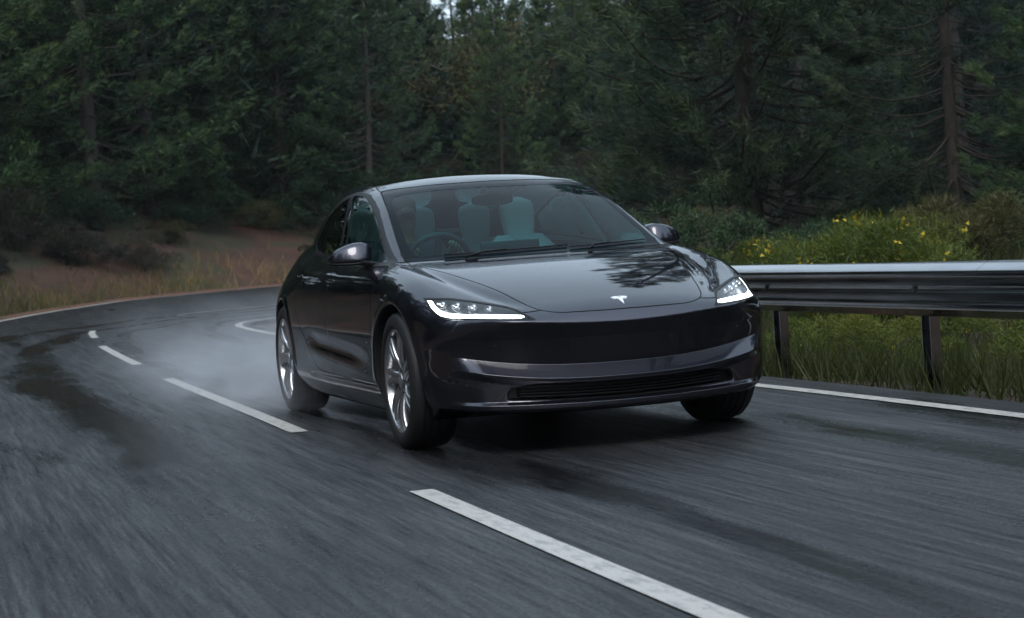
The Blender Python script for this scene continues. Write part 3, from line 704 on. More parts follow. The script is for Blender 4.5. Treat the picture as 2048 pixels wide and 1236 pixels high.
# ================================================================ the place
def resample(P, step):
    P = np.array(P, float); s = np.r_[0, np.cumsum(np.linalg.norm(np.diff(P, axis=0), axis=1))]
    q = np.linspace(0, s[-1], max(int(s[-1]/step), 2)); return np.stack([crv(q, np.stack([s, P[:, i]], 1)) for i in range(P.shape[1])], 1)
PAIRS = [((1.85, -90), (-4.4, -90), 0), ((1.83, -40), (-4.3, -40), 0), ((1.82, -10), (-4.25, -10), 0), ((1.80, 0), (-4.2, 0), 0), ((1.72, 3), (-4.2, 4), 0), ((1.52, 9), (-4.1, 11), 0), ((1.29, 15), (-3.4, 20), .03), ((1.41, 18.2), (-2.5, 25.2), .055),
         ((1.53, 19.4), (-1.43, 29.6), .08), ((1.87, 20.7), (-.31, 32.4), .13), ((2.12, 21.1), (.81, 34.5), .17), ((2.8, 21.9), (1.79, 36.2), .20), ((3.5, 22.5), (2.92, 37.1), .215), ((4.6, 23.2), (4.15, 37.95), .23), ((6, 23.9), (5.97, 39.2), .24), ((10, 25.6), (11, 41.8), .26), ((18, 27.6), (20, 44), .28), ((40, 31), (42, 47), .3), ((90, 36), (92, 52), .3)]
PI_ = np.array([p[0] for p in PAIRS], float); PO_ = np.array([p[1] for p in PAIRS], float); ZO_ = np.array([p[2] for p in PAIRS], float)
par = np.r_[0, np.cumsum(np.linalg.norm(np.diff((PI_ + PO_)/2, axis=0), axis=1))]
qs = np.unique(np.concatenate([np.linspace(par[0], par[1], 12), np.linspace(par[1], par[14], 260), np.linspace(par[14], par[-1], 30)]))
IN = np.stack([crv(qs, np.stack([par, PI_[:, i]], 1)) for i in range(2)], 1)
OUT = np.stack([crv(qs, np.stack([par, PO_[:, i]], 1)) for i in range(2)], 1); ZO = crv(qs, np.stack([par, ZO_], 1))
def shoulder(A, B, d):     # push line A away from line B
    v = A - B; return A + v/np.linalg.norm(v, axis=1, keepdims=True)*d
IN_E = shoulder(IN, OUT, .36); OUT_E = shoulder(OUT, IN, .28)
def road_mesh():
    K = 25; V = []; F = []
    for i in range(len(qs)):
        for k in range(K):
            t = k/(K-1); p = IN_E[i]*(1-t) + OUT_E[i]*t; V.append((p[0], p[1], ZO[i]*t*t))
    for i in range(len(qs)-1):
        for k in range(K-1): a = i*K + k; F.append((a, a+1, a+K+1, a+K))
    me = np_mesh('road', np.array(V), np.array(F)); a = me.attributes.new('across', 'FLOAT', 'POINT')
    wd = np.linalg.norm(IN_E - OUT_E, axis=1); vals = [wd[i]*k/(K-1) - .36 for i in range(len(qs)) for k in range(K)]; a.data.foreach_set('value', np.array(vals, np.float32)); return me
def asphalt():
    m = mat('wet_asphalt', (.05, .05, .053), .4); t = NT(m); v = t.obj(); vs = t.obj((1, .06, 1)); vw = t.obj((1, .20, 1), (0, 0, .03))
    big = t.noise(vw, .9, 6, .62, .6); st = t.noise(vs, 16, 6, .75); st2 = t.noise(vs, 3.0, 4, .6); fine = t.noise(v, 75, 4, .85); mid = t.noise(v, 34, 4, .7)
    at = t.n('Attribute', _attribute_name='across').outputs['Fac']; wob = t.math('MULTIPLY', t.math('SUBTRACT', t.noise(t.obj((1, .35, 1)), .8, 3), .5), .9); u = t.math('ADD', at, wob)
    tr = None                                   # polished wheel tracks that hold the water
    for c, w_ in ((.86, .17), (2.5, .13), (3.75, .24), (5.15, .30)):
        d = t.math('ABSOLUTE', t.math('SUBTRACT', u, c)); g = t.mapr(d, w_*.6, w_*1.5, 1, 0); tr = g if tr is None else t.math('MAXIMUM', tr, g)
    tr = t.math('MULTIPLY', tr, t.mapr(big, .36, .52, .15, 1))
    wet = t.math('MAXIMUM', tr, t.mapr(big, .60, .68, 0, .8))
    vd = t.obj((1, .03, 1)); drag = t.noise(vd, 46, 5, .8); drag2 = t.noise(vd, 17, 4, .7)
    lines = t.math('ADD', t.math('MULTIPLY', drag, .55), t.math('MULTIPLY', drag2, .45))
    col = t.ramp(lines, [(.34, (.010, .0105, .011)), (.5, (.025, .0255, .027)), (.64, (.056, .057, .059))]); col = t.mix(1.0, col, t.ramp(st2, [(.3, (.65, .65, .65)), (.7, (1.35, 1.35, 1.35))]), 'MULTIPLY')
    grit = t.ramp(fine, [(.32, (.30, .30, .30)), (.52, (.95, .95, .95)), (.68, (2.4, 2.4, 2.35))]); col = t.mix(1.0, col, grit, 'MULTIPLY')
    col = t.mix(wet, col, t.mix(1.0, col, (.30, .30, .32), 'MULTIPLY')); t.l(col, t.b.inputs['Base Color'])
    r = t.math('ADD', t.mapr(st, .3, .7, .30, .48), t.mapr(mid, .35, .65, -.06, .06)); r = t.math('SUBTRACT', r, t.math('MULTIPLY', wet, .24)); t.l(r, t.b.inputs['Roughness'])
    sp = t.math('MULTIPLY', t.mapr(lines, .36, .62, .05, .46), t.mapr(fine, .36, .62, .5, 1.3)); t.l(sp, t.b.inputs['Specular IOR Level'])
    h = t.math('ADD', t.math('MULTIPLY', fine, t.mapr(wet, 0, 1, 1.0, .25)), t.math('MULTIPLY', mid, .5)); t.bump(h, .6, .008)
    return m
road = obj('road', road_mesh()); road.data.materials.append(asphalt()); tag(road, kind='structure')
def paint_white():
    m = mat('road_paint', (.62, .61, .58), .42); t = NT(m); v = t.obj((1, .25, 1)); n = t.noise(v, 30, 5, .75); n2 = t.noise(t.obj(), 160, 2)
    k = t.math('MULTIPLY', t.mapr(n, .36, .52, .35, 1), t.mapr(n2, .28, .46, .45, 1))
    t.l(t.mix(k, (.17, .17, .168), (.50, .475, .435)), t.b.inputs['Base Color']); t.bump(n2, .3, .003); return m
WHITE = paint_white()
def zroad(x, y):
    d = np.hypot(IN_E[:, 0][:, None]*(1-np.linspace(0, 1, 13)) + OUT_E[:, 0][:, None]*np.linspace(0, 1, 13) - x, IN_E[:, 1][:, None]*(1-np.linspace(0, 1, 13)) + OUT_E[:, 1][:, None]*np.linspace(0, 1, 13) - y)
    i, k = np.unravel_index(d.argmin(), d.shape); return ZO[i]*(k/12)**2
def strip(name, P, w_, zf=None, z0=.005):
    P = np.array(P, float); d = np.gradient(P, axis=0); d /= np.linalg.norm(d, axis=1, keepdims=True); n = np.stack([-d[:, 1], d[:, 0]], 1)
    zz = np.array([zroad(*p) for p in P]) if zf is None else zf
    V = np.concatenate([np.c_[P - n*w_/2, zz + z0], np.c_[P + n*w_/2, zz + z0]]); m = len(P)
    F = np.array([(i, i+1, m+i+1, m+i) for i in range(m-1)]); 
    return obj(name, np_mesh(name, V, F, WHITE), road)
sel = (qs > par[1]) & (qs < par[15])
strip('edge_line', IN[sel], .11, np.zeros(sel.sum())); strip('edge_line', OUT[sel], .17, (ZO*(1 - .28/np.linalg.norm(IN_E - OUT_E, axis=1))**2)[sel], .012)
CL = [(-1.24, -30), (-1.245, -4.65), (-1.22, -1.64), (-1.12, 1.29), (-1.06, 7.55), (-1.0, 10.2), (-.84, 15.5), (-.68, 17.9), (-.50, 20.6), (-.29, 22.1), (.2, 23.8), (.9, 25.3), (1.8, 26.7), (2.67, 27.5), (3.68, 28.1), (6, 29.2), (10, 30.6), (16, 32)]
CLf = resample(CL, .25); 
for a, b in ((-19.6, -13.6), (-10.6, -7.7), (-7.7 + .05, -1.65), (1.29, 7.55), (10.2, 15.5), (18.4, 21.6)):
    q = CLf[(CLf[:, 1] >= a - .05) & (CLf[:, 1] <= b + .05)]
    if a != -10.6 and len(q) > 1: strip('lane_dash', q, .10)
for q in ([(1.55, 26.35), (1.8, 26.7), (2.2, 27.15), (2.67, 27.5)], [(2.85, 27.6), (3.2, 27.85), (3.68, 28.1)], [(4.4, 28.5), (6, 29.2)]): strip('lane_dash', resample(q, .2), .10)
# ---------------------------------------------------------------- ground
_k = np.unique(np.r_[0:len(qs):6, len(qs)-1]); IN_S, OUT_S, ZO_S = IN_E[_k], OUT_E[_k], ZO[_k]
ROADPOLY = np.concatenate([IN_S, OUT_S[::-1]])
def pl_dist(P, L):
    A, B = L[:-1], L[1:]; out = np.full(len(P), 1e9); idx = np.zeros(len(P), int)
    for i, (a, b) in enumerate(zip(A, B)):
        e = b - a; t = np.clip(((P - a)@e)/max(e@e, 1e-9), 0, 1); d = np.linalg.norm(P - a - t[:, None]*e, axis=1); m = d < out; out[m] = d[m]; idx[m] = i
    return out, idx
def vnoise(x, y, s, seed=0):
    r = np.random.default_rng(seed).random((64, 64)); u = x/s; v = y/s; i = np.floor(u).astype(int); j = np.floor(v).astype(int); a = u - i; b = v - j; a = a*a*(3-2*a); b = b*b*(3-2*b)
    g = lambda p, q: r[p % 64, q % 64]
    return (g(i, j)*(1-a) + g(i+1, j)*a)*(1-b) + (g(i, j+1)*(1-a) + g(i+1, j+1)*a)*b
def zones(P):
    sd = poly_sd(P, ROADPOLY); do, io = pl_dist(P, OUT_S); di, ii = pl_dist(P, IN_S)
    return sd, do, di, io
def height(P):
    sd, do, di, io = zones(P); x, y = P[:, 0], P[:, 1]
    far = np.clip(sd/6, 0, 1); bumps = (vnoise(x, y, 3.1, 1) - .5)*.5 + (vnoise(x, y, 9, 2) - .5)*1.4 + (vnoise(x, y, 1.1, 3)-.5)*.12
    zo = ZO_S[io] + np.where(do < 1.3, -.02, 0) + (.27 + .12*(1 - sst(x, -2, 7)))*np.clip(do - 1.3, 0, 10) + .045*np.clip(do - 12, 0, 120) 
    zi = -.05 - .28*sst(di, .9, 2.6) + .07*np.clip(di - 3, 0, 12) + .03*np.clip(di - 14, 0, 60)
    z = np.where(do < di, zo, zi) + bumps*far
    return np.where(sd < .02, np.minimum(z, -.06 + np.where(do < di, ZO_S[io]*.3, 0)), z)
def warp(n, c, a, lim): u = np.linspace(-1, 1, n); return c + np.sign(u)*(np.sinh(np.abs(u)*a)/math.sinh(a))*lim
gx = warp(230, 2, 4.6, 320); gy = warp(250, 28, 4.4, 330)
GX, GY = np.meshgrid(gx, gy, indexing='ij'); GP = np.stack([GX.ravel(), GY.ravel()], 1)
def add_road_margin(P): return P
GZ = height(GP)
nx_, ny_ = GX.shape; I0 = (np.arange(nx_-1)[:, None]*ny_ + np.arange(ny_-1)[None]).ravel()
def ground_mat():
    m = mat('verge_ground', (.06, .05, .03), .9); t = NT(m); v = t.obj(); a = t.noise(v, .35, 5, .6); b = t.noise(v, 1.6, 6, .7); c = t.noise(v, 14, 4, .8)
    base = t.ramp(a, [(.30, (.030, .024, .016)), (.42, (.045, .048, .018)), (.50, (.085, .036, .024)), (.62, (.11, .050, .034)), (.74, (.075, .055, .026)), (.85, (.035, .045, .015))])
    base = t.mix(t.mapr(b, .35, .7, 0, .7), base, (.020, .017, .011)); base = t.mix(1.0, base, t.ramp(c, [(.25, (.45, .45, .45)), (.7, (1.4, 1.4, 1.4))]), 'MULTIPLY')
    t.l(base, t.b.inputs['Base Color']); t.bump(c, .8, .06); return m
ground = obj('ground', np_mesh('ground', np.c_[GP, GZ], np.stack([I0, I0+ny_, I0+ny_+1, I0+1], 1), ground_mat())); tag(ground, kind='structure')
# rust-red gravel strip outside the far edge line
def gravel_strip():
    s = (qs > par[4]) & (qs < par[15]); A = shoulder(OUT, IN, .26)[s]; B = shoulder(OUT, IN, .75)[s]; C = shoulder(OUT, IN, 1.35)[s]; z = ZO[s]; n = len(A)
    V = np.concatenate([np.c_[A, z + .004], np.c_[B, z + .05], np.c_[C, z - .03]]); F = np.array([(r*n+i, r*n+i+1, (r+1)*n+i+1, (r+1)*n+i) for r in range(2) for i in range(n-1)])
    m = mat('red_gravel', (.12, .05, .03), .9); t = NT(m); v = t.obj(); a = t.noise(v, 22, 5, .8); b = t.noise(v, 2, 3)
    c = t.ramp(a, [(.3, (.05, .022, .014)), (.5, (.14, .058, .034)), (.72, (.26, .13, .085))]); t.l(t.mix(t.mapr(b, .5, .65, 0, .8), c, (.05, .05, .025)), t.b.inputs['Base Color']); t.bump(a, 1, .03)
    o = obj('gravel_verge', np_mesh('gravel_verge', V, F, m)); tag(o, kind='structure')
gravel_strip()
# ---------------------------------------------------------------- guard rail
STEEL = mat('galvanised_steel', (.36, .365, .37), .2, 1.0); _t = NT(STEEL); _n = _t.noise(_t.obj((1, .15, 1)), 9, 4); _t.l(_t.mapr(_n, .3, .7, .12, .24), _t.b.inputs['Roughness']); _t.l(_t.ramp(_n, [(.3, (.27, .275, .28)), (.7, (.42, .425, .43))]), _t.b.inputs['Base Color'])
rail = empty('guard_rail', (2.45, -4, 0)); tag(rail, 'galvanised steel crash barrier beside the right road edge line', 'guard rail')
RX = lambda y: 2.42 - .10*sst(y, 3, 9) - .25*sst(y, 8, 15)
wprof = [(.0, .392), (-.012, .398), (-.030, .412), (-.082, .440), (-.086, .452), (-.086, .476), (-.080, .490), (-.018, .525), (-.010, .540), (-.010, .560), (-.018, .577), (-.080, .615), (-.086, .628), (-.086, .648), (-.078, .664), (-.030, .692), (-.010, .703), (.0, .705)]
def beam(y0, y1):
    n = 10; rings = []
    for k in range(n+1):
        y = y0 + (y1-y0)*k/n; x0 = RX(y); f = [(x0 + a - 2.45, y + 4, z) for a, z in wprof]; bk = [(x0 + a + .006 - 2.45, y + 4, z) for a, z in wprof[::-1]]; rings.append(f + bk)
    return MB().loft(rings).build('rail_beam', STEEL, rail, smooth=True, angle=math.radians(35))
ys_ = np.arange(-16.0, 13, 4.0)
for i, y in enumerate(ys_): beam(y - .002*i, y + 4.0 - .012)
post_me = MB().box((0, 0, .22), (.006, .10, .86)).box((-.03, 0.047, .22), (.06, .006, .86)).box((-.03, -.047, .22), (.06, .006, .86)).mesh('post', STEEL)
for y in np.arange(-15.2, 13, 2.0):
    p = obj('post', post_me, rail); p.location = (RX(y) + .11 - 2.45, y + 4, 0)
    s_ = MB().box((RX(y) + .035 - 2.45, y + 4, .55), (.07, .09, .20)).build('spacer_block', STEEL, rail)
    bl = MB().lathe([(0, .0), (-.008, .008), (-.012, .016), (0, .018)], 10, 'x', (RX(y) - .012 - 2.45, y + 4, .55)).build('bolt', STEEL, rail)
# ---------------------------------------------------------------- vegetation
def foliage_mat(name, stops, trans=.25):
    m = bpy.data.materials.new(name); m.use_nodes = True; t = NT(m); b = t.b
    at = t.n('Attribute', _attribute_name='tint'); oi = t.n('ObjectInfo')
    f = t.math('ADD', at.outputs['Fac'], t.mapr(oi.outputs['Random'], 0, 1, -.16, .16))
    c = t.ramp(f, stops); t.l(c, b.inputs['Base Color']); b.inputs['Roughness'].default_value = .55; b.inputs['Specular IOR Level'].default_value = .3
    tr = t.n('BsdfTranslucent'); t.l(c, tr.inputs[0]); mx = t.n('MixShader'); mx.inputs[0].default_value = trans; o = t.t.nodes['Material Output']
    t.l(b.outputs[0], mx.inputs[1]); t.l(tr.outputs[0], mx.inputs[2]); t.l(mx.outputs[0], o.inputs[0]); return m
def bark_mat(name, c0, c1):
    m = mat(name, c0, .9); t = NT(m); v = t.obj((1, 1, .25)); n = t.noise(v, 14, 5, .7); t.l(t.ramp(n, [(.3, c0), (.7, c1)]), t.b.inputs['Base Color']); t.bump(n, .8, .03); return m
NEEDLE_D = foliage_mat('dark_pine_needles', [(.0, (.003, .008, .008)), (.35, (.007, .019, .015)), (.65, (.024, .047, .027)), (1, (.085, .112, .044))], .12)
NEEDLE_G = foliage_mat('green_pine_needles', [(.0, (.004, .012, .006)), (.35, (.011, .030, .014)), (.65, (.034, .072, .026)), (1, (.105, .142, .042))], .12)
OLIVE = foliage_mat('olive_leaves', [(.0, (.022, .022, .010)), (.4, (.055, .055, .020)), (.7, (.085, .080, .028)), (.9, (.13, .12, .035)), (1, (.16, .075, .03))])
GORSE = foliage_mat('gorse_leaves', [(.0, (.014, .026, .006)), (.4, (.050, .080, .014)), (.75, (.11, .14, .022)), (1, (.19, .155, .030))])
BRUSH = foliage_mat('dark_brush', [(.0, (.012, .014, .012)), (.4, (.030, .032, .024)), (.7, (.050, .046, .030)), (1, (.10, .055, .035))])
GRASS = foliage_mat('tawny_grass', [(.0, (.040, .050, .014)), (.3, (.085, .095, .028)), (.6, (.19, .135, .050)), (1, (.33, .22, .09))], .3)
FLOWER = mat('yellow_gorse_flower', (.42, .31, .012), .6)
BARK = bark_mat('pine_bark', (.016, .013, .011), (.05, .040, .032)); LIMB = bark_mat('lichen_branch', (.035, .034, .022), (.13, .12, .07))
def blades(C, D, L, W_, tint, rng):
    n = len(C); D = D/np.linalg.norm(D, axis=1, keepdims=True); r = rng.normal(size=(n, 3)); S = np.cross(D, r); S /= np.maximum(np.linalg.norm(S, axis=1, keepdims=True), 1e-6)
    V = np.stack([C - S*W_[:, None]*.5, C + S*W_[:, None]*.5, C + D*L[:, None]], 1).reshape(-1, 3); return V, np.arange(3*n).reshape(-1, 3), np.repeat(tint, 3)
def fol_mesh(name, V, F, tint, material):
    me = np_mesh(name, V, F, material, smooth=False); a = me.attributes.new('tint', 'FLOAT', 'POINT'); a.data.foreach_set('value', tint.astype(np.float32)); return me
def pine(seed, H, R, z0, dz, needle, nb=6, lean=.0, needles=14, sparse=0, fine=1.0):
    rng = np.random.default_rng(seed); tb = MB(); C = []; D = []; TT = []
    N = 10; bend = rng.normal(0, .12, 2)
    trunk = [(bend[0]*math.sin(k/N*2.5) + lean*k/N*H, bend[1]*math.sin(k/N*2.1), H*k/N - .4) for k in range(N+1)]
    tb.tube(trunk, [.17*(1 - .9*k/N)*H/14 + .02 for k in range(N+1)], 9)
    z = z0
    while z < H - .25:
        t = (z - z0)/(H - z0); rad = R*(1 - t)**.75*(.6 + .4*min(1, t*5 + .35))
        k = nb + rng.integers(-1, 2)
        for j in range(k):
            if rng.random() < sparse: continue
            a = rng.random()*6.283; L = max(rad*(.65 + .5*rng.random()), .25); el = .30 - .45*(1 - t) + rng.normal(0, .12)
            px, py = np.interp(z, [p[2] for p in trunk], [p[0] for p in trunk]), np.interp(z, [p[2] for p in trunk], [p[1] for p in trunk])
            zz = z + rng.normal(0, .12); pts = []; M_ = 6
            for q in range(M_):
                s = q/(M_-1); pts.append(np.array([px + math.cos(a + .15*s)*L*s, py + math.sin(a + .15*s)*L*s, zz + L*(math.sin(el)*s - .22*s*(1-s)*2 + .16*s**3)]))
            tb.tube([tuple(p) for p in pts], [.035*(1 - .8*q/(M_-1))*max(L/R, .4) + .006 for q in range(M_)], 4, cap=False)
            nt_ = max(int(L*9), 4)
            for q in range(nt_):
                s = .22 + .78*math.sqrt(rng.random()); f = s*(M_-1); i = min(int(f), M_-2); base = pts[i]*(1 - f + i) + pts[i+1]*(f - i)
                side = np.array([-math.sin(a), math.cos(a), 0])*rng.normal(0, .24)*L*(1.15 - s) + np.array([0, 0, rng.normal(.03, .07)])
                c = base + side; d0 = pts[-1] - pts[0]; d0 = d0/np.linalg.norm(d0) + side*.8/max(L, .5) + np.array([0, 0, .35])
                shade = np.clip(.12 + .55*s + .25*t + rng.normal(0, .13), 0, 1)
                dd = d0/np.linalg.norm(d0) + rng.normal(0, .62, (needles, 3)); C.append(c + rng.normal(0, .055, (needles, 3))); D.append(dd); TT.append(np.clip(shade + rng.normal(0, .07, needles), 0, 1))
        z += dz*(.8 + .4*rng.random())
    C = np.concatenate(C); D = np.concatenate(D); TT = np.concatenate(TT); n = len(C)
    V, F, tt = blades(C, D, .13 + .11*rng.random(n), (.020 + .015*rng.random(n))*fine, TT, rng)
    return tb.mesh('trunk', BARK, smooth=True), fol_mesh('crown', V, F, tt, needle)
def leafy(seed, H, R, leafmat, n=9000, barkm=None, low=.15):
    """broad tree / tall shrub with visible twisting limbs"""
    rng = np.random.default_rng(seed); tb = MB(); tips = []
    def grow(p, d, L, r, lev):
        pts = [np.array(p)]; dd = np.array(d, float)
        for q in range(5):
            dd = dd + rng.normal(0, .22, 3) + np.array([0, 0, .05]); dd /= np.linalg.norm(dd); pts.append(pts[-1] + dd*L/5)
        tb.tube([tuple(x) for x in pts], [r*(1 - .6*q/5) for q in range(6)], 5 if lev else 8, cap=False)
        tips.extend(pts[2:])
        if lev < 3:
            for _ in range(rng.integers(2, 5)):
                k = rng.integers(1, 6); e = dd + rng.normal(0, .75, 3); e[2] = abs(e[2])*.5 - .05; grow(pts[k], e/np.linalg.norm(e), L*(.5 + .25*rng.random()), r*.5, lev+1)
    for _ in range(3):
        a = rng.random()*6.28; grow((rng.normal(0, .15), rng.normal(0, .15), -.3), (.35*math.cos(a), .35*math.sin(a), 1), H*.55, .055*H/6, 0)
    tp = np.array(tips); tp = tp[tp[:, 2] > H*low]; c = tp[rng.integers(0, len(tp), n//9)]; C = np.repeat(c, 9, 0) + rng.normal(0, .17*R/2, (len(c)*9, 3))
    tint = np.clip(np.repeat(np.clip(rng.normal(.45, .22, len(c)), 0, 1), 9) + rng.normal(0, .08, len(C)), 0, 1)
    V, F, tt = blades(C, rng.normal(0, 1, (len(C), 3)) + [0, 0, -.2], .10 + .09*rng.random(len(C)), .05 + .04*rng.random(len(C)), tint, rng)
    return tb.mesh('limbs', barkm or LIMB, smooth=True), fol_mesh('crown', V, F, tt, leafmat)
def bush(seed, R, H, leafmat, n=5200, flower=0, blade=.16):
    rng = np.random.default_rng(seed); nc = 26
    cen = np.c_[rng.normal(0, .42*R, (nc, 2)), rng.random(nc)*H*.72 + .1]; rad = (.22 + .22*rng.random(nc))*min(R, H)
    k = rng.integers(0, nc, n); u = rng.normal(size=(n, 3)); u /= np.linalg.norm(u, axis=1, keepdims=True); u[:, 2] = np.abs(u[:, 2])*1.0 - .25
    C = cen[k] + u*rad[k][:, None]*(.55 + .5*rng.random((n, 1))); C[:, 2] = np.maximum(C[:, 2], .02)
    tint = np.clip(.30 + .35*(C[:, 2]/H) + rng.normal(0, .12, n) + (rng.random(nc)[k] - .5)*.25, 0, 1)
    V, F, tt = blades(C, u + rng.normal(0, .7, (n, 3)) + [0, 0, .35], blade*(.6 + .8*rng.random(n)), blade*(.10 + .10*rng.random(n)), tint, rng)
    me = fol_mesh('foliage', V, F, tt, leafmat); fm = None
    if flower:
        top = np.nonzero(C[:, 2] > H*.3)[0]; sel_ = rng.choice(top, min(flower//6, len(top))); c = np.repeat(C[sel_] + u[sel_]*.06, 6, 0) + rng.normal(0, .035, (len(sel_)*6, 3))
        V, F, _ = blades(c, rng.normal(size=(len(c), 3)), np.full(len(c), .045), np.full(len(c), .045), np.zeros(len(c)), rng); fm = np_mesh('flowers', V, F, FLOWER, smooth=False)
    stem = MB()
    for q in range(6):
        a = rng.random()*6.28; stem.tube([(0, 0, -.2), (math.cos(a)*R*.2, math.sin(a)*R*.2, H*.3), (math.cos(a)*R*.45, math.sin(a)*R*.45, H*.6)], [.025, .018, .008], 5, cap=False)
    return stem.mesh('stems', BARK, smooth=True), me, fm
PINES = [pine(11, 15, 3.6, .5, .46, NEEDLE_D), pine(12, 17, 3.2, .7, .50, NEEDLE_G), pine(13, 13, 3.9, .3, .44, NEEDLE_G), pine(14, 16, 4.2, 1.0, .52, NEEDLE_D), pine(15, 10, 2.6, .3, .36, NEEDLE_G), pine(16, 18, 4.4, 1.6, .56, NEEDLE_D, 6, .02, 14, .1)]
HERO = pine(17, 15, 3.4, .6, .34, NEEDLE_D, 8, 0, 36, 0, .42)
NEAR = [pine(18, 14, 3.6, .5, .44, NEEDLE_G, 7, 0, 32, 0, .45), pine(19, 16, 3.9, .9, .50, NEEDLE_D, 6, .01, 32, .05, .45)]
LEAFS = [leafy(21, 7.5, 2.6, OLIVE, 16000), leafy(22, 9, 3.0, OLIVE, 15000), leafy(23, 6, 2.2, BRUSH, 9000)]
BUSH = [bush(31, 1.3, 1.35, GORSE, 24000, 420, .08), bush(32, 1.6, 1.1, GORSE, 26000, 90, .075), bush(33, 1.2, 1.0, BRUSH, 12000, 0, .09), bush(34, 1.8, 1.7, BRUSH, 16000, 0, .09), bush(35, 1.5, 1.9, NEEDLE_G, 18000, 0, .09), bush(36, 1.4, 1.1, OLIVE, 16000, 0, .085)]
def plant(name, kind, meshes, parts, x, y, s, rz, label, cat, group, dz=0, sz=1):
    z = float(height(np.array([[x, y]], float))[0]) + dz
    e = empty(name, (x, y, z), rz); e.scale = (s, s, s*sz)
    for pn, me in zip(parts, meshes):
        if me is not None:
            c_ = obj(pn, me, e)
            if pn == 'flowers': c_['kind'] = 'stuff'
    tag(e, label, cat, group); return e
def to_px(P):
    d = np.asarray(P, float) - CAM_POS; e = d@_f; return 1024 + 3848.2*(d@_r2)/e, 618 - 3848.2*(d@_u2)/e, e
# ---------------------------------------------------------------- planting the wood
rng = np.random.default_rng(99); placed = []
PH = (15, 17, 13, 16, 10, 18)
LH = [max(v.co.z for v in l_[1].vertices) for l_ in LEAFS]
def skyline(az): return float(np.interp(az, [-20, 4, 9, 13, 22, 23.5, 27, 30, 34, 60], [30, 27, 24, 10.0, 9.3, 17, 19, 22, 24, 26]))
# the tall pine whose outline the bonnet mirrors, beyond the barrier
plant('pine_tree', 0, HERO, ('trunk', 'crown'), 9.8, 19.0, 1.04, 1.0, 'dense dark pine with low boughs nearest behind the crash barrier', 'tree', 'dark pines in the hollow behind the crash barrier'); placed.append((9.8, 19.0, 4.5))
def ok(x, y, dmin):
    for a, b, r in placed:
        if (a-x)**2 + (b-y)**2 < (.5*(dmin + r))**2: return False
    return True
cand = np.c_[rng.uniform(-30, 62, 9000), rng.uniform(-2, 100, 9000)]; sd, do, di, io = zones(cand)
hz = height(cand); n_t = 0
for (x, y), s_, o_, i_, h_ in zip(cand, sd, do, di, hz):
    if n_t >= 230: break
    px, py, dep = to_px((x, y, h_ + 3))
    if dep < 12 or px < -330 or px > 2450: continue
    outer = o_ < i_
    if outer and (o_ < 5.5 or s_ < 0): continue
    if not outer and (i_ < (9.0 if px > 1380 else 6.5) or s_ < 0): continue
    if dep > 95 or not ok(x, y, 3.0 if dep < 60 else 4.2): continue
    k = int(rng.integers(0, 6)); lf = (560 < px < 1000 and outer and o_ < 16 and rng.random() < .5)
    sc_ = rng.uniform(.78, 1.15)
    az = math.degrees(math.atan2(x - .2, y + .3)); dist = math.hypot(x - .2, y + .3); hmax = math.tan(math.radians(skyline(az)))*dist + .8 - h_
    if hmax < 3.2: continue
    fit = [q for q in range(6) if .55 < hmax/PH[q]]
    k = fit[k % len(fit)] if fit else 4
    sc_ = min(sc_, hmax/PH[k]*rng.uniform(.82, 1.0)); lf = lf and hmax > 5; li = int(rng.integers(0, 2)); sc_l = min(1.0, hmax/LH[li])
    side = 'left bank above the bend' if outer and px < 700 else ('slope behind the car' if outer else 'hollow behind the crash barrier')
    if lf:
        m_ = LEAFS[li]; plant('broadleaf_tree', 0, m_, ('limbs', 'crown'), x, y, sc_l, rng.random()*6.28, 'olive broadleaf tree with pale twisting limbs on the ' + side, 'tree', 'broadleaf trees on the ' + side)
    elif not outer and dep < 40:
        k2 = int(rng.integers(0, 2)); sc_ = min(rng.uniform(.8, 1.1), hmax/(14, 16)[k2]); plant('pine_tree', 0, NEAR[k2], ('trunk', 'crown'), x, y, sc_, rng.random()*6.28, ('green', 'dark')[k2] + ' pine tree on the ' + side, 'tree', ('green', 'dark')[k2] + ' pines on the ' + side)
    else: plant('pine_tree', 0, PINES[k], ('trunk', 'crown'), x, y, sc_, rng.random()*6.28, ('dark' if k in (0, 3, 5) else 'green') + ' pine tree on the ' + side, 'tree', ('dark' if k in (0, 3, 5) else 'green') + ' pines on the ' + side)
    placed.append((x, y, 3.0)); n_t += 1
nb_ = 0; cand = np.c_[rng.uniform(-14, 40, 7000), rng.uniform(-3, 60, 7000)]; sd, do, di, io = zones(cand); hz = height(cand); pb = []
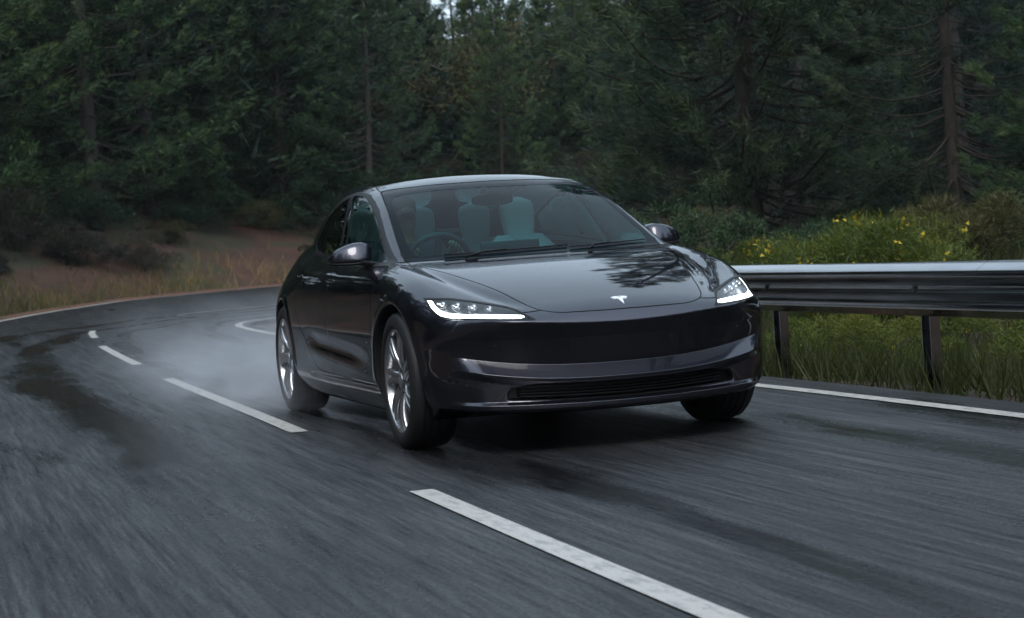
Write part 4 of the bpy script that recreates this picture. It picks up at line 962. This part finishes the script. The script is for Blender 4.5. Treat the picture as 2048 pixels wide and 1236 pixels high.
for (x, y), s_, o_, i_, h_ in zip(cand, sd, do, di, hz):
    px, py, dep = to_px((x, y, h_ + .5))
    if dep < 10 or px < -150 or px > 2250 or s_ < 0 or nb_ > 130: continue
    outer = o_ < i_
    if outer:
        if not (2.6 < o_ < 11): continue
        if 380 < px < 640 and o_ < 4.5: continue
        if any((a-x)**2 + (b-y)**2 < 1.5**2 for a, b in pb): continue
        k = int(rng.choice([2, 3, 3, 4, 5])); s2 = rng.uniform(.6, 1.15); lab = {2: 'low dark brushy shrub', 3: 'tangled grey brown shrub', 4: 'rounded green shrub', 5: 'olive shrub'}[k] + ' on the far grassy bank'; g = 'shrubs on the bank by the bend'
    else:
        if not (1.7 < i_ < 9.5): continue
        if any((a-x)**2 + (b-y)**2 < 1.25**2 for a, b in pb): continue
        k = int(rng.choice([0, 1, 1, 1, 5, 5, 4])); s2 = rng.uniform(.5, 1.05)*(.5 + .5*min(i_/5, 1)); lab = {0: 'gorse bush thick with yellow flowers', 1: 'green gorse bush with few yellow flowers', 4: 'rounded green shrub', 5: 'olive shrub'}[k] + ' behind the crash barrier'; g = 'bushes behind the crash barrier'
    nm = 'gorse_bush' if k < 2 else 'shrub'
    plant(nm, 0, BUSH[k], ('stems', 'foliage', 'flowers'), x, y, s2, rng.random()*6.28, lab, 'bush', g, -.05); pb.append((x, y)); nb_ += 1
# grass
def grass(name, label, P, hgt, tint_c, w_=.016, seed=5):
    r = np.random.default_rng(seed); n = len(P); Z = height(P); C = np.c_[P, Z - .02]; D = np.c_[r.normal(0, .38, (n, 2)), np.ones(n)]
    V, F, tt = blades(C, D, hgt*(.6 + .8*r.random(n)), w_*(.7 + .6*r.random(n)), np.clip(tint_c + r.normal(0, .16, n), 0, 1), r)
    o = obj(name, fol_mesh(name, V, F, tt, GRASS)); tag(o, label, 'grass', kind='stuff')
P = np.c_[rng.uniform(-8, 18, 120000), rng.uniform(20, 52, 120000)]; px_, py_, _d = to_px(np.c_[P, np.full(len(P), .5)]); P = P[(px_ > -60) & (px_ < 700)]
sd, do, di, io = zones(P); m = (do < di) & (do > .9) & (do < 7.0) & (sd > 0); P = P[m][:60000]; do = do[m][:60000]
tn = .32 + .45*(vnoise(P[:, 0], P[:, 1], 2.6, 8)) - .02*do
px_, py_, _d = to_px(np.c_[P, np.full(len(P), .5)]); tn = tn + .45*np.exp(-((px_ - 490)/100)**2) - .28
keep = rng.random(len(P)) < np.clip(vnoise(P[:, 0], P[:, 1], 1.7, 4)*1.7 - .25, .05, 1)*np.exp(-np.maximum(do - 1.6, 0)/1.1)
grass('verge_grass', 'tawny and green grass on the verge beyond the far edge line', P[keep], .34, tn[keep], .02)
P = np.c_[rng.uniform(2.3, 22, 160000), rng.uniform(-6, 24, 160000)]; px_, py_, _d = to_px(np.c_[P, np.full(len(P), .3)]); P = P[(px_ > 1350) & (px_ < 2150) & (_d > 3)]; sd, do, di, io = zones(P); m = (di < do) & (sd > .22) & (di < 9); P = P[m]; di = di[m]
px_, py_, _d = to_px(np.c_[P, np.full(len(P), .3)]); m = (px_ > 1350) & (px_ < 2150) & (_d > 3); P = P[m][:45000]; di = di[m][:45000]
tn = -.12 + .36*vnoise(P[:, 0], P[:, 1], 1.4, 12)
grass('barrier_grass', 'rough green and brown grass growing behind the crash barrier', P, .30, tn, .014, 6)
# the wood that closes the view behind the camera and beside the road: one mass
def far_wood():
    r = np.random.default_rng(3); pts = []
    while len(pts) < 300:
        a = r.uniform(0, 6.283); R_ = r.uniform(14, 62); x, y = -3 + R_*math.cos(a), -9 + R_*math.sin(a)
        px, py, dep = to_px((x, y, 3.0))
        if dep > 0 and (-500 < px < 2600 or R_ < 24): continue
        s_, o_, i_, _ = zones(np.array([[x, y]]))
        if s_[0] < 5.5: continue
        pts.append((x, y))
    src = PINES[4][1]; n = len(src.vertices); co = np.empty(n*3, np.float32); src.vertices.foreach_get('co', co); co = co.reshape(-1, 3); ti = np.empty(n, np.float32); src.attributes['tint'].data.foreach_get('value', ti)
    V = []; T_ = []; Z = height(np.array(pts))
    tri = n//3; 
    for (x, y), z in zip(pts, Z):
        k = r.choice(tri, 2600, replace=False); idx = (k[:, None]*3 + np.arange(3)).ravel(); c = co[idx].reshape(-1, 3, 3); cen = c.mean(1, keepdims=True); c = cen + (c - cen)*4.0
        a = r.uniform(0, 6.28); s = r.uniform(1.1, 1.7); R2 = np.array([[math.cos(a), -math.sin(a), 0], [math.sin(a), math.cos(a), 0], [0, 0, 1]]); V.append((c.reshape(-1, 3)@R2.T)*s + [x, y, z]); T_.append(ti[idx])
    V = np.concatenate(V); o = obj('surrounding_wood', fol_mesh('surrounding_wood', V, np.arange(len(V)).reshape(-1, 3), np.concatenate(T_), NEEDLE_D)); tag(o, 'dark conifer wood closing in round the road', 'wood', kind='stuff')
far_wood()
def distant_wood():
    r = np.random.default_rng(4); pts = []
    while len(pts) < 260:
        az = r.uniform(-6, 46); R_ = r.uniform(48, 105); x, y = .2 + R_*math.sin(math.radians(az)), -.3 + R_*math.cos(math.radians(az))
        s_, o_, i_, _ = zones(np.array([[x, y]]))
        if s_[0] < 9: continue
        pts.append((x, y, az, R_))
    src = PINES[4][1]; n = len(src.vertices); co = np.empty(n*3, np.float32); src.vertices.foreach_get('co', co); co = co.reshape(-1, 3); ti = np.empty(n, np.float32); src.attributes['tint'].data.foreach_get('value', ti); V = []; T_ = []
    Z = height(np.array([p[:2] for p in pts]))
    for (x, y, az, R_), z in zip(pts, Z):
        hm = math.tan(math.radians(skyline(az)*.96))*R_ + .8 - z; s = min(hm/10*r.uniform(.75, 1), 1.9)
        if s < .25: continue
        k = r.choice(n//3, 3200, replace=False); idx = (k[:, None]*3 + np.arange(3)).ravel(); c = co[idx].reshape(-1, 3, 3); cen = c.mean(1, keepdims=True); c = cen + (c - cen)*2.6/max(s, .5)**.5
        a = r.uniform(0, 6.28); R2 = np.array([[math.cos(a), -math.sin(a), 0], [math.sin(a), math.cos(a), 0], [0, 0, 1]]); V.append((c.reshape(-1, 3)@R2.T)*[s*1.15, s*1.15, s] + [x, y, z - .3]); T_.append(ti[idx]*.8)
    V = np.concatenate(V); o = obj('distant_wood', fol_mesh('distant_wood', V, np.arange(len(V)).reshape(-1, 3), np.concatenate(T_), NEEDLE_D)); tag(o, 'far conifer wood filling the gaps behind the nearer trees', 'wood', kind='stuff')
distant_wood()
# ---------------------------------------------------------------- spray thrown up behind the wheels
def spray():
    m = bpy.data.materials.new('tyre_spray'); m.use_nodes = True; t = NT(m); t.t.nodes.clear(); o = t.n('OutputMaterial'); v = t.n('VolumePrincipled'); v.inputs['Color'].default_value = (.93, .95, 1, 1); v.inputs['Anisotropy'].default_value = .2
    tc = t.n('TexCoord'); sx = t.n('SeparateXYZ'); t.l(tc.outputs['Object'], sx.inputs[0])
    mp = t.n('Mapping'); mp.inputs['Scale'].default_value = (1.4, .55, 2.2); t.l(tc.outputs['Object'], mp.inputs[0]); nz = t.noise(mp.outputs[0], 1.5, 4, .6, .4)
    fall_y = t.math('MULTIPLY', t.mapr(sx.outputs['Y'], -.7, .5, 0, 1), t.math('POWER', t.mapr(sx.outputs['Y'], .3, 8.5, 1, 0), 1.5))
    top = t.math('ADD', .16, t.math('MULTIPLY', t.mapr(sx.outputs['Y'], -.5, 3, .35, 1), .55)); q = t.math('DIVIDE', sx.outputs['Z'], top); fz = t.mapr(q, .1, 1, 1, 0)
    ax = t.math('ABSOLUTE', sx.outputs['X']); fx = t.mapr(ax, .75, 1.75, 1, 0)
    d = t.math('MULTIPLY', t.math('MULTIPLY', fall_y, fz), t.math('MULTIPLY', fx, t.mapr(nz, .38, .68, .1, 1))); d = t.math('MULTIPLY', d, 1.6)
    t.l(d, v.inputs['Density']); t.l(v.outputs[0], o.inputs['Volume'])
    me = MB().box((0, 3.9, .48), (4.0, 9.4, .92)).mesh('spray', m); ob = obj('spray', me); ob.location = (0, 2.6, .012); tag(ob, 'white water spray drifting off the wet road behind the rear wheels', 'spray', kind='stuff')
spray()

# things that share a description are told apart by their order from the left
from collections import defaultdict
ORD = ['first', 'second', 'third', 'fourth', 'fifth', 'sixth', 'seventh', 'eighth', 'ninth', 'tenth', 'eleventh', 'twelfth', 'thirteenth', 'fourteenth', 'fifteenth', 'sixteenth', 'seventeenth', 'eighteenth', 'nineteenth', 'twentieth']
def ordn(i): return ORD[i] if i < 20 else ('twenty-' + ORD[i-20] if i < 29 else 'thirtieth' if i == 29 else 'thirty-' + ORD[i-30] if i < 39 else 'fortieth' if i == 39 else 'forty-' + ORD[i-40])
byl = defaultdict(list)
for o in SC.objects:
    for k_ in ('label', 'group'):
        if k_ in o: o[k_] = o[k_].replace('on the hollow', 'in the hollow')
for o in SC.objects:
    if o.parent is None and 'label' in o and 'group' in o: byl[o['label']].append(o)
for l, os_ in byl.items():
    if len(os_) > 1:
        for i, o in enumerate(sorted(os_, key=lambda q: to_px(tuple(q.location))[0])): o['label'] = ordn(i) + ' from left: ' + l

# ---------------------------------------------------------------- damp air
def haze():
    m = bpy.data.materials.new('damp_air'); m.use_nodes = True; t = NT(m); t.t.nodes.clear(); o = t.n('OutputMaterial'); v = t.n('VolumePrincipled'); v.inputs['Color'].default_value = (.80, .90, 1, 1); v.inputs['Density'].default_value = HAZE; t.l(v.outputs[0], o.inputs['Volume'])
    ob = obj('haze', MB().box((0, 20, 16), (760, 760, 50)).mesh('haze', m)); tag(ob, kind='stuff')
HAZE = .0002
haze()
